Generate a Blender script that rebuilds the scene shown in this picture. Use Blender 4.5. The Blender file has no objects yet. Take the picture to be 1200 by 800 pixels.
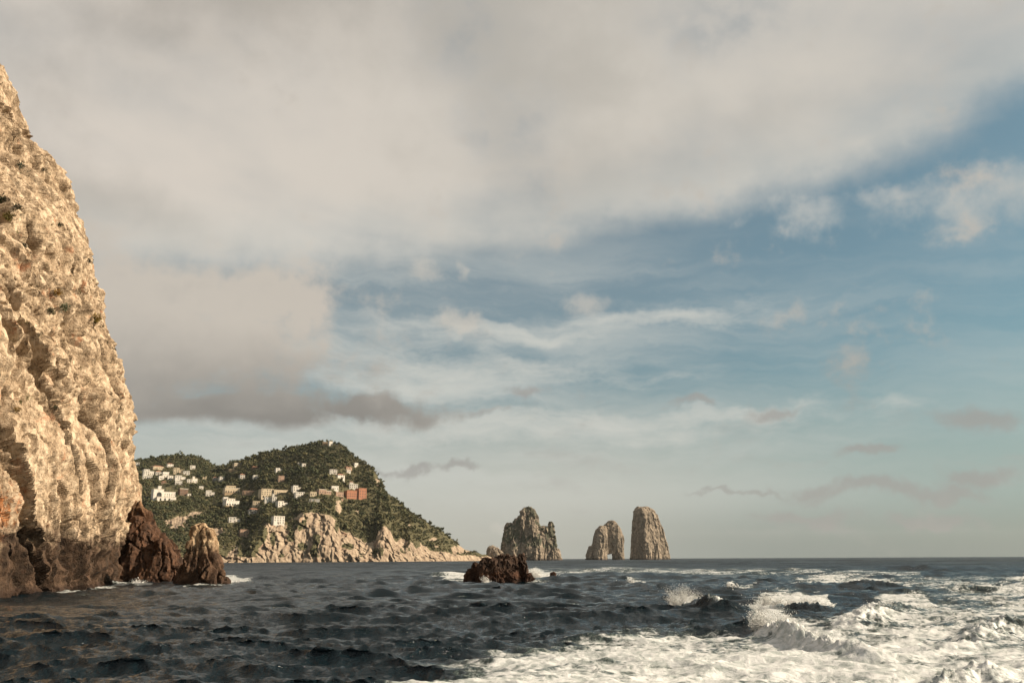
import bpy, math, random
import numpy as np
from mathutils import Vector, Matrix
from mathutils.bvhtree import BVHTree

random.seed(7)
RNG = np.random.default_rng(7)
R = math.radians
scene = bpy.context.scene
COL = scene.collection

# ------------------------------------------------------------------ camera
FPX = 1040.0                       # focal length in pixels of the 1200 px wide photograph
CAM = np.array([0.0, 0.0, 2.6])    # a small boat's deck
PITCH = math.atan(254.5 / FPX)
ROLL = R(0.28)
_F = np.array([0, math.cos(PITCH), math.sin(PITCH)])
_R0 = np.array([1.0, 0, 0]); _U0 = np.array([0, -math.sin(PITCH), math.cos(PITCH)])
_RT = _R0 * math.cos(ROLL) - _U0 * math.sin(ROLL)
_UP = _U0 * math.cos(ROLL) + _R0 * math.sin(ROLL)
cam_data = bpy.data.cameras.new("camera"); cam = bpy.data.objects.new("camera", cam_data)
COL.objects.link(cam)
cam_data.sensor_width = 36.0; cam_data.lens = 36.0 * FPX / 1200.0
cam_data.clip_start = 0.5; cam_data.clip_end = 40000
cam.matrix_world = Matrix(((_RT[0], _UP[0], -_F[0], CAM[0]), (_RT[1], _UP[1], -_F[1], CAM[1]),
                           (_RT[2], _UP[2], -_F[2], CAM[2]), (0, 0, 0, 1)))
scene.camera = cam

def pxdir(x, y): return _F * FPX + _RT * (x - 600.0) + _UP * (400.0 - y)
def at(x, y, depth):               # the point seen at pixel x, y that stands `depth` metres out
    d = pxdir(x, y); return CAM + d * (depth / d[1])
def onsea(x, y):
    d = pxdir(x, y); return CAM + d * (-CAM[2] / d[2])
def project(P):
    q = P - CAM; z = q @ _F
    z = np.where(z > 0.1, z, 0.1)
    return 600 + FPX * (q @ _RT) / z, 400 - FPX * (q @ _UP) / z

# ------------------------------------------------------------------ colour management, sun
scene.view_settings.view_transform = 'Standard'; scene.view_settings.look = 'None'
scene.view_settings.exposure = 0.9; scene.view_settings.gamma = 1.0
scene.view_settings.use_curve_mapping = False
scene.cycles.use_denoising = True
scene.cycles.volume_bounces = 1
scene.cycles.max_bounces = 6

SUN_AZ, SUN_EL = 88.0, 29.0       # degrees clockwise from the view direction, above the horizon
sd = Vector((math.cos(R(SUN_EL)) * math.sin(R(SUN_AZ)), math.cos(R(SUN_EL)) * math.cos(R(SUN_AZ)), math.sin(R(SUN_EL))))
sun_data = bpy.data.lights.new("sun", 'SUN'); sun = bpy.data.objects.new("sun", sun_data); COL.objects.link(sun)
sun_data.energy = 5.0; sun_data.angle = R(0.8); sun_data.color = (1.0, 0.83, 0.63)
sun.rotation_euler = (-sd).to_track_quat('-Z', 'Y').to_euler(); sun.location = sd * 300

# ------------------------------------------------------------------ node helper
def lin(r, g, b):
    f = lambda c: (c / 255 / 12.92) if c / 255 <= 0.04045 else ((c / 255 + 0.055) / 1.055) ** 2.4
    return (f(r), f(g), f(b))

class N:
    """Thin wrapper: sockets with arithmetic."""
    def __init__(s, tree): s.t = tree
    def node(s, kind, **kw):
        n = s.t.nodes.new(kind)
        for k, v in kw.items(): setattr(n, k, v)
        return n
    def link(s, a, b):
        if isinstance(a, S): s.t.links.new(a.k, b)
        elif isinstance(a, (tuple, list)) and len(a) == 3 and b.type == 'RGBA': b.default_value = (*a, 1)
        else: b.default_value = a
    def math(s, op, a, b=0.0, c=None, clamp=False):
        n = s.node('ShaderNodeMath', operation=op, use_clamp=clamp)
        s.link(a, n.inputs[0]); s.link(b, n.inputs[1])
        if c is not None: s.link(c, n.inputs[2])
        return S(s, n.outputs[0])
    def vmath(s, op, a, b):
        n = s.node('ShaderNodeVectorMath', operation=op)
        s.link(a, n.inputs[0])
        if op == 'SCALE': s.link(b, n.inputs[3])
        else: s.link(b, n.inputs[1])
        return S(s, n.outputs[0])
    def sep(s, v):
        n = s.node('ShaderNodeSeparateXYZ'); s.link(v, n.inputs[0]); return [S(s, o) for o in n.outputs]
    def comb(s, x, y, z):
        n = s.node('ShaderNodeCombineXYZ'); s.link(x, n.inputs[0]); s.link(y, n.inputs[1]); s.link(z, n.inputs[2])
        return S(s, n.outputs[0])
    def step(s, v, a, b, lo=0.0, hi=1.0):          # smoothstep from a to b
        n = s.node('ShaderNodeMapRange', interpolation_type='SMOOTHSTEP')
        s.link(v, n.inputs['Value']); s.link(a, n.inputs['From Min']); s.link(b, n.inputs['From Max'])
        s.link(lo, n.inputs['To Min']); s.link(hi, n.inputs['To Max'])
        return S(s, n.outputs[0])
    def mix(s, f, a, b, blend='MIX'):
        n = s.node('ShaderNodeMix', data_type='RGBA', blend_type=blend)
        s.link(f, n.inputs[0]); s.link(a, n.inputs[6]); s.link(b, n.inputs[7]); return S(s, n.outputs[2])
    def noise(s, v, scale, detail=5.0, rough=0.55, dist=0.0, col=False):
        n = s.node('ShaderNodeTexNoise'); s.link(v, n.inputs['Vector'])
        n.inputs['Scale'].default_value = scale; n.inputs['Detail'].default_value = detail
        n.inputs['Roughness'].default_value = rough; n.inputs['Distortion'].default_value = dist
        return S(s, n.outputs['Color' if col else 'Fac'])
    def voro(s, v, scale, feature='F1', out='Distance', rnd=1.0):
        n = s.node('ShaderNodeTexVoronoi', feature=feature); s.link(v, n.inputs['Vector'])
        n.inputs['Scale'].default_value = scale; n.inputs['Randomness'].default_value = rnd
        return S(s, n.outputs[out])
    def curve(s, v, pts, lo, hi):                  # float curve through (x, y) with x, y in lo..hi ranges already 0..1
        n = s.node('ShaderNodeFloatCurve'); s.link(v, n.inputs['Value'])
        c = n.mapping.curves[0]
        while len(c.points) < len(pts): c.points.new(0.5, 0.5)
        for p, (x, y) in zip(c.points, pts): p.location = (x, y); p.handle_type = 'AUTO_CLAMPED'
        n.mapping.update(); return S(s, n.outputs[0])
    def attr(s, name):
        n = s.node('ShaderNodeAttribute', attribute_name=name); return S(s, n.outputs['Fac'])
    def bump(s, h, strength, dist, normal=None):
        n = s.node('ShaderNodeBump'); s.link(h, n.inputs['Height'])
        n.inputs['Strength'].default_value = strength
        s.link(dist, n.inputs['Distance'])
        if normal is not None: s.link(normal, n.inputs['Normal'])
        return S(s, n.outputs[0])
class S:
    def __init__(s, n, k): s.n = n; s.k = k
    def __add__(s, o): return s.n.math('ADD', s, o)
    def __radd__(s, o): return s.n.math('ADD', s, o)
    def __sub__(s, o): return s.n.math('SUBTRACT', s, o)
    def __rsub__(s, o): return s.n.math('SUBTRACT', o, s)
    def __mul__(s, o): return s.n.math('MULTIPLY', s, o)
    def __rmul__(s, o): return s.n.math('MULTIPLY', s, o)
    def __truediv__(s, o): return s.n.math('DIVIDE', s, o)

# ------------------------------------------------------------------ sky with clouds (a function of direction only)
world = bpy.data.worlds.new("World"); scene.world = world; world.use_nodes = True
world.cycles.sampling_method = 'MANUAL'; world.cycles.sample_map_resolution = 512
wt = world.node_tree; wt.nodes.clear(); w = N(wt)
def azel(x, y):
    d = pxdir(x, y); return math.degrees(math.atan2(d[0], d[1])), math.degrees(math.atan2(d[2], math.hypot(d[0], d[1])))

tc = w.node('ShaderNodeTexCoord'); D = S(w, tc.outputs['Generated'])
dx, dy, dz = w.sep(D)
horiz = w.math('SQRT', dx * dx + dy * dy)
EL = w.math('ARCTAN2', dz, horiz) * (180 / math.pi)
AZ = w.math('ARCTAN2', dx, dy) * (180 / math.pi)
zz = w.math('MAXIMUM', dz, 0.0) + 0.10
PL = w.comb(dx / zz, dy / zz, 0.0)                 # the plane of a cloud deck seen in perspective
AE = w.comb(AZ, EL, 0.0)
wv = w.noise(D, 9.0, 5.0, 0.6, col=True)           # domain warp
wx, wy, _ = w.sep(wv)
AZw = AZ + (wx - 0.5) * 9.0
ELw = EL + (wy - 0.5) * 5.0

def blob(px, py, rx, ry, a=None, e=None):          # soft bell: 1 in the middle, 0.37 at the radius
    a0, e0 = azel(px, py)
    ra, re = rx / FPX * 57.3, ry / FPX * 57.3
    u = ((a or AZw) - a0) * (1 / ra); v = ((e or ELw) - e0) * (1 / re)
    return w.math('EXPONENT', (u * u + v * v) * -1.0)
def union(bs):
    o = bs[0]
    for b in bs[1:]: o = w.math('MAXIMUM', o, b)
    return o

sky = w.node('ShaderNodeTexSky', sky_type='NISHITA')
sky.sun_disc = False; sky.sun_elevation = R(SUN_EL); sky.sun_rotation = R(SUN_AZ)
sky.air_density = 1.0; sky.dust_density = 2.2; sky.ozone_density = 1.2; sky.altitude = 0
ST = 0.1
def cc(r, g, b, k=1.0): return tuple(c / ST * k for c in lin(r, g, b))
base = S(w, sky.outputs[0])
base = w.mix(1.0, base, (0.53, 0.79, 0.75), 'MULTIPLY')
fine = w.noise(D, 15.0, 6.0, 0.6)
soft = w.noise(w.comb(AZ * 0.16, EL * 0.40, 9.0), 1.0, 6.0, 0.58)
# the thin high veil that greys the blue, thicker towards the horizon
veil = w.math('MAXIMUM', w.step(EL, 15.0, 2.5, 0.0, 0.93) * w.step(AZ, 30.0, 2.0, 0.80, 1.0), w.step(AZ, 30.0, -25.0, 0.15, 0.34))
base = w.mix(veil, base, w.mix(w.step(EL, 4.2, 0.6), w.mix(w.step(AZ, 2.0, 28.0), cc(196, 195, 186), cc(168, 178, 173)), w.mix(w.step(AZ, -2.0, 18.0), cc(178, 177, 167), cc(146, 152, 146))))
# cirrus streaks
cir = w.noise(w.comb(AZ * 0.045, EL * 0.34 + AZ * 0.012 + (wx - 0.5) * 1.2, 1.0), 1.0, 7.0, 0.60)
cir_a = w.step(cir, 0.36, 0.70) * w.step(EL, 1.0, 8.0) * w.step(EL, 24.0, 14.0) * w.step(AZ, 26.0, -8.0, 0.35, 1.0)
col = w.mix(cir_a * 0.74, base, cc(203, 204, 197))
# pale bands of altocumulus low in the middle
rip = w.noise(w.comb(AZ * 0.20, EL * 0.75 + (wy - 0.5) * 1.6, 5.0), 1.0, 7.0, 0.64)
bands = union([blob(560, 436, 220, 26), blob(470, 450, 150, 30), blob(800, 488, 240, 16), blob(620, 505, 360, 26), blob(760, 372, 190, 16), blob(620, 390, 190, 14)])
col = w.mix(w.step(bands + (rip - 0.5) * 1.9, 0.25, 1.25) * 0.72, col, cc(205, 205, 197))

# big cloud deck overhead with its slanting far edge
pts = [(-180, 24), (-60, 20), *[azel(*p) for p in ((60, 300), (250, 318), (430, 316), (560, 300), (700, 281), (830, 258), (930, 236), (1060, 190), (1200, 130))], (60, 34), (180, 24)]
edge = w.curve((AZ + 180.0) * (1 / 360), [((a + 180) / 360, e / 60) for a, e in pts], 0, 1) * 60.0
fb = w.noise(PL, 1.15, 6.0, 0.50, 0.2)
fb2 = w.noise(w.vmath('ADD', PL, (4.3, 1.7, 0.0)), 0.95, 4.0, 0.46)
over = (EL - edge) + (fine - 0.5) * 2.6 + (fb - 0.5) * 4.0
deck = w.step(over, -1.0, 2.2)
thin = w.step(fb, 0.28, 0.52, 0.62, 1.0)           # thinner lanes let some blue through
holes = union([blob(545, 55, 70, 50), blob(590, 150, 50, 60), blob(600, 230, 50, 30), blob(850, 12, 100, 44), blob(1160, 195, 70, 30), blob(1080, 235, 110, 22)])
deck_a = deck * thin * (1.0 - holes * w.step(fine, 0.35, 0.65, 0.14, 0.46))
puffs = union([blob(1120, 240, 100, 30), blob(1180, 225, 70, 34), blob(960, 250, 60, 20), blob(1040, 240, 60, 16), blob(910, 235, 60, 18)])
deck_a = w.math('MAXIMUM', deck_a, w.step(puffs + (fine - 0.5) * 3.2 + (wx - 0.5) * 1.5, 0.10, 1.6) * w.step(puffs, 0.06, 0.40) * 0.66)
lit = w.step(fb2 * 0.82 + fine * 0.18, 0.40, 0.58)
side = w.step(AZ, -28.0, 8.0)                      # the sunny side of the deck
dcol = w.mix(lit, cc(180, 173, 163), cc(214, 205, 194))
dcol = w.mix(side * 0.40, dcol, cc(196, 193, 184))
dcol = w.mix(w.step(over, 5.5, 0.5) * 0.55, dcol, cc(204, 205, 199))    # thin bright rim
col = w.mix(deck_a, col, dcol)
# bank on the left with a flat grey underside
bank = union([blob(150, 400, 210, 100), blob(40, 440, 240, 80), blob(290, 400, 90, 66), blob(310, 350, 90, 34), blob(-160, 430, 250, 90)])
tongue = union([blob(230, 486, 260, 24), blob(440, 490, 100, 19), blob(90, 485, 190, 26)])
under = w.step(ELw * 0.35 + EL * 0.65, azel(300, 509)[1], azel(300, 491)[1])
bank_a = w.step(w.math('MAXIMUM', bank, tongue) + (fine - 0.5) * 1.9 + (soft - 0.5) * 0.6, 0.12, 0.80) * under
bcol = w.mix(w.step(ELw + (fine - 0.5) * 3.0, azel(300, 360)[1], azel(300, 490)[1]), cc(199, 190, 178), cc(138, 134, 128))
bcol = w.mix(lit * 0.18, bcol, cc(205, 197, 185))
col = w.mix(bank_a * 0.95, col, bcol)
# scattered small low clouds
low_a = w.step(soft, 0.54, 0.74) * w.step(EL, 0.5, 2.0) * w.step(EL, 9.5, 5.5)
col = w.mix(low_a * 0.45, col, cc(171, 168, 162))
sm = union([blob(576, 489, 26, 7), blob(1140, 484, 60, 13), blob(1010, 571, 100, 10), blob(940, 566, 50, 8), blob(1090, 572, 60, 8), blob(850, 573, 50, 4), blob(1018, 529, 34, 7), blob(1090, 604, 34, 7),
            blob(930, 603, 70, 9), blob(480, 548, 36, 5), blob(530, 548, 30, 4), blob(618, 463, 30, 9), blob(803, 467, 20, 8), blob(915, 482, 40, 7), blob(1145, 556, 40, 8)])
col = w.mix(w.step(sm + (fine - 0.5) * 1.9, 0.16, 1.00) * 0.72, col, cc(158, 155, 150))
pf = union([blob(478, 328, 30, 15), blob(530, 320, 17, 17), blob(692, 352, 27, 17), blob(535, 384, 26, 12), blob(610, 614, 40, 10)])
col = w.mix(w.step(pf + (fine - 0.5) * 1.9, 0.20, 1.15) * 0.62, col, cc(202, 196, 185))
bg = w.node('ShaderNodeBackground'); bg.inputs['Strength'].default_value = ST / 2 ** 0.9   # the exposure is 0.9 stops up
w.link(col, bg.inputs['Color'])
wo = w.node('ShaderNodeOutputWorld'); wt.links.new(bg.outputs[0], wo.inputs[0])

# ------------------------------------------------------------------ numpy noise
_perm = np.random.default_rng(3).permutation(256).astype(np.int64); _perm = np.concatenate([_perm, _perm])
_g = np.random.default_rng(4).normal(size=(256, 3)); _g /= np.linalg.norm(_g, axis=1)[:, None]
def perlin(p):
    i = np.floor(p).astype(np.int64); f = p - i; i &= 255
    u = f * f * f * (f * (f * 6 - 15) + 10)
    out = 0
    for a in (0, 1):
        wxx = u[:, 0] if a else 1 - u[:, 0]
        for b in (0, 1):
            wyy = u[:, 1] if b else 1 - u[:, 1]
            for c in (0, 1):
                wzz = u[:, 2] if c else 1 - u[:, 2]
                h = _perm[_perm[_perm[(i[:, 0] + a) & 255] + ((i[:, 1] + b) & 255)] + ((i[:, 2] + c) & 255)]
                g = _g[h]
                out = out + wxx * wyy * wzz * (g[:, 0] * (f[:, 0] - a) + g[:, 1] * (f[:, 1] - b) + g[:, 2] * (f[:, 2] - c))
    return out * 1.5
def fbm(p, oct=4, gain=0.5, lac=2.03):
    o = 0; a = 1.0
    for k in range(oct): o = o + a * perlin(p + k * 17.3); p = p * lac; a *= gain
    return o
def ridged(p, oct=4, gain=0.5, lac=2.07):
    o = 0; a = 1.0
    for k in range(oct): o = o + a * (1 - 2 * np.abs(perlin(p + k * 11.1))); p = p * lac; a *= gain
    return o / 1.6
def cells(p):                       # F1, F2 and a random height for each cell (blocky rock)
    i = np.floor(p).astype(np.int64); f = p - i
    f1 = np.full(len(p), 9.0); f2 = f1.copy(); hid = np.zeros(len(p)); tilt = np.zeros(len(p))
    for a in (-1, 0, 1):
        for b in (-1, 0, 1):
            for c in (-1, 0, 1):
                h = _perm[_perm[_perm[(i[:, 0] + a) & 255] + ((i[:, 1] + b) & 255)] + ((i[:, 2] + c) & 255)]
                off = _g[h] * 0.38 + 0.5
                e = np.stack([a + off[:, 0] - f[:, 0], b + off[:, 1] - f[:, 1], c + off[:, 2] - f[:, 2]], 1)
                d = np.sqrt((e * e).sum(1)); tl = (e * _g[(h * 7 + 13) & 255]).sum(1)
                m = d < f1
                f2 = np.where(m, f1, np.minimum(f2, d)); hid = np.where(m, h / 255.0, hid); tilt = np.where(m, tl, tilt); f1 = np.where(m, d, f1)
    return f1, f2, hid, tilt

# ------------------------------------------------------------------ mesh helpers
def np_mesh(name, V, Fq, smooth=True):
    """V (n,3), Fq (m,3) or (m,4)."""
    V = np.ascontiguousarray(V, dtype=np.float32); Fq = np.ascontiguousarray(Fq, dtype=np.int32)
    me = bpy.data.meshes.new(name); k = Fq.shape[1]
    me.vertices.add(len(V)); me.vertices.foreach_set('co', V.ravel())
    me.loops.add(Fq.size); me.loops.foreach_set('vertex_index', Fq.ravel())
    me.polygons.add(len(Fq)); me.polygons.foreach_set('loop_start', np.arange(0, Fq.size, k, dtype=np.int32))
    me.polygons.foreach_set('use_smooth', np.full(len(Fq), smooth))
    me.update(calc_edges=True); me.validate(); return me
def add_attr(me, name, arr):
    a = me.attributes.new(name, 'FLOAT', 'POINT'); a.data.foreach_set('value', np.ascontiguousarray(arr, dtype=np.float32))
def link(name, me, mat=None, parent=None):
    o = bpy.data.objects.new(name, me); COL.objects.link(o)
    if mat and me is not None and not me.materials: me.materials.append(mat)
    if parent: o.parent = parent
    return o
def tag(o, label=None, cat=None, group=None, kind=None):
    if label: o['label'] = label
    if cat: o['category'] = cat
    if group: o['group'] = group
    if kind: o['kind'] = kind
    return o
def empty(name, loc, rz=0.0):
    o = bpy.data.objects.new(name, None); COL.objects.link(o); o.location = loc; o.rotation_euler = (0, 0, rz); return o
def grid_faces(nr, nc):
    i = np.arange((nr - 1) * (nc - 1)); r = i // (nc - 1); c = i % (nc - 1); a = r * nc + c
    return np.stack([a, a + 1, a + nc + 1, a + nc], 1)
class MB:                            # small mesh builder
    def __init__(s): s.v = []; s.f = []
    def box(s, x0, x1, y0, y1, z0, z1):
        b = len(s.v)
        s.v += [(x0, y0, z0), (x1, y0, z0), (x1, y1, z0), (x0, y1, z0), (x0, y0, z1), (x1, y0, z1), (x1, y1, z1), (x0, y1, z1)]
        s.f += [tuple(b + k for k in q) for q in ((0, 3, 2, 1), (4, 5, 6, 7), (0, 1, 5, 4), (1, 2, 6, 5), (2, 3, 7, 6), (3, 0, 4, 7))]; return s
    def ring(s, rings, cap=True):    # list of equal-length rings of points
        b = len(s.v); n = len(rings[0])
        for r in rings: s.v += [tuple(map(float, p)) for p in r]
        for k in range(len(rings) - 1):
            for j in range(n):
                a, c = b + k * n + j, b + k * n + (j + 1) % n
                s.f.append((a, c, c + n, a + n))
        if cap:
            s.f.append(tuple(b + j for j in reversed(range(n)))); e = b + (len(rings) - 1) * n
            s.f.append(tuple(e + j for j in range(n)))
        return s
    def mesh(s, name, smooth=False):
        me = bpy.data.meshes.new(name); me.from_pydata(s.v, [], s.f)
        if smooth: me.polygons.foreach_set('use_smooth', [True] * len(me.polygons))
        me.update(); return me
    def build(s, name, mat, parent=None, smooth=False): return link(name, s.mesh(name, smooth), mat, parent)

# ------------------------------------------------------------------ materials
def new_mat(name):
    m = bpy.data.materials.new(name); m.use_nodes = True; t = m.node_tree; t.nodes.clear(); n = N(t)
    p = n.node('ShaderNodeBsdfPrincipled'); o = n.node('ShaderNodeOutputMaterial'); t.links.new(p.outputs[0], o.inputs[0])
    g = n.node('ShaderNodeNewGeometry')
    return m, n, p, S(n, g.outputs['Position'])
def plain(name, c, rough=0.8, var=0.25, scale=1.5):
    m, n, p, P = new_mat(name)
    k = n.noise(P, scale, 4.0)
    n.link(n.mix(n.step(k, 0.3, 0.7), tuple(x * (1 - var) for x in c), tuple(min(1, x * (1 + var * 0.5)) for x in c)), p.inputs['Base Color'])
    p.inputs['Roughness'].default_value = rough; return m

def rock_mat(name, pale, mid, dark, unit=1.0, stain=None, scrub=None, lichen=None, rust=0.0, bump=0.6, veg=False):
    """unit: size in metres of the coarse mottling. stain = (colour, height, softness, noise amplitude)."""
    m, n, p, P = new_mat(name)
    x, y, z = n.sep(P)
    a = n.noise(P, 0.35 / unit, 6.0, 0.6); b = n.noise(P, 1.6 / unit, 7.0, 0.65); c = n.noise(P, 7.0 / unit, 5.0, 0.6)
    streak = n.noise(n.comb(x * (1.1 / unit), y * (1.1 / unit), z * (0.16 / unit)), 1.0, 5.0, 0.6)
    col = n.mix(n.step(b * 0.55 + streak * 0.45, 0.43, 0.62), mid, pale)
    col = n.mix(n.step(a, 0.52, 0.70) * 0.55, col, mid)
    col = n.mix(n.step(c * 0.5 + b * 0.3 + streak * 0.2, 0.50, 0.38) * 0.85, col, dark)
    if rust:
        r = n.noise(n.vmath('ADD', P, (31.0, 7.0, 3.0)), 0.55 / unit, 6.0, 0.65)
        col = n.mix(n.step(r, 0.58, 0.70) * rust, col, lin(150, 92, 58))
    if lichen:                        # one orange patch at a place of its own
        lx, ly, lz, lr = lichen
        dd = n.math('SQRT', (y - ly) * (y - ly) * 0.14 + (z - lz) * (z - lz) * 0.36)
        col = n.mix(n.step(dd + (b - 0.5) * lr * 2.6, lr, lr * 0.45) * n.step(c, 0.34, 0.52, 0.2, 0.85), col, lin(160, 98, 50))
    if scrub:                         # low plants clinging in patches: (colour, threshold, patch size, lowest height)
        sn = n.noise(n.vmath('ADD', P, (11.0, 3.0, 0.0)), 1.0 / scrub[2], 6.0, 0.66)
        col = n.mix(n.step(sn, scrub[1], scrub[1] + 0.05) * n.step(z, scrub[3], scrub[3] + scrub[2] * 0.4) * 0.92, col, scrub[0])
    if veg:                           # scrubby soil where the mesh says plants grow
        v = n.attr('veg')
        vv = n.step(v + (b - 0.5) * 0.7, 0.38, 0.55)
        soil = n.mix(n.step(c, 0.4, 0.6), lin(48, 52, 36), lin(92, 84, 58))
        col = n.mix(vv, col, soil)
    if stain:
        sc, sh, ss, sa = stain
        lvl = z + (a - 0.5) * sa * 2.0 + (b - 0.5) * sa
        f = n.step(lvl, sh + ss, sh - ss)
        scol = n.mix(n.step(b * 0.5 + streak * 0.5, 0.40, 0.60), tuple(k * 0.40 for k in sc), tuple(k * 1.5 for k in sc))
        col = n.mix(f * 0.93, col, scol)
        col = n.mix(n.step(z + (c - 0.5) * 0.8, 0.75, 0.25) * 0.7, col, lin(38, 24, 17))
    n.link(col, p.inputs['Base Color'])
    p.inputs['Roughness'].default_value = 0.88
    p.inputs['Specular IOR Level'].default_value = 0.25
    h = b * 0.6 + c * 0.22 + n.noise(P, 22.0 / unit, 4.0, 0.6) * 0.06
    n.link(n.bump(h, bump, 0.35 * unit), p.inputs['Normal'])
    return m

# ------------------------------------------------------------------ the sea: wave bands from filtered spectra on a fan-shaped sheet
def wave_tile(L, n, lmin, lmax, rms, heading, spread, seed, chop):
    g = np.random.default_rng(seed)
    k1 = np.fft.fftfreq(n, L / n) * 2 * np.pi; kx, ky = np.meshgrid(k1, k1, indexing='ij')
    k = np.hypot(kx, ky); k[0, 0] = 1
    lam = 2 * np.pi / k
    cs = np.clip((kx * math.sin(heading) + ky * math.cos(heading)) / k, 0, 1)
    amp = k ** -1.15 * (cs ** spread) * np.exp(-((np.log(lam / math.sqrt(lmin * lmax)) / (0.5 * math.log(lmax / lmin))) ** 4))
    amp[0, 0] = 0
    H = (g.normal(size=k.shape) + 1j * g.normal(size=k.shape)) * amp
    h = np.fft.ifft2(H); s = rms / h.real.std()
    X = np.fft.ifft2(H * (1j) * kx / k).real * s * chop; Y = np.fft.ifft2(H * (1j) * ky / k).real * s * chop
    return L, n, np.stack([X, Y, h.real * s], -1)
def sample(tile, x, y):
    L, n, A = tile
    u = x / L * n; v = y / L * n; i = np.floor(u).astype(int); j = np.floor(v).astype(int)
    fu = (u - i)[:, None]; fv = (v - j)[:, None]; i0 = i % n; i1 = (i + 1) % n; j0 = j % n; j1 = (j + 1) % n
    return (A[i0, j0] * (1 - fu) + A[i1, j0] * fu) * (1 - fv) + (A[i0, j1] * (1 - fu) + A[i1, j1] * fu) * fv

def poly_mask(x, y, poly, feather):
    P = np.array(poly, float); m = np.zeros(len(x))
    sel = np.where((x > P[:, 0].min() - feather) & (x < P[:, 0].max() + feather) & (y > P[:, 1].min() - feather) & (y < P[:, 1].max() + feather))[0]
    if not len(sel): return m
    X, Y = x[sel], y[sel]; ins = np.zeros(len(sel), bool); dist = np.full(len(sel), 1e9)
    for k in range(len(P)):
        a, b = P[k], P[(k + 1) % len(P)]
        if a[1] != b[1]:
            c = ((a[1] > Y) != (b[1] > Y)) & (X < (b[0] - a[0]) * (Y - a[1]) / (b[1] - a[1]) + a[0]); ins ^= c
        e = b - a; t = np.clip(((X - a[0]) * e[0] + (Y - a[1]) * e[1]) / (e @ e + 1e-9), 0, 1)
        dist = np.minimum(dist, np.hypot(X - a[0] - t * e[0], Y - a[1] - t * e[1]))
    sgn = np.where(ins, dist, -dist)
    m[sel] = np.clip(sgn / feather * 0.5 + 0.5, 0, 1); return m

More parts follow.
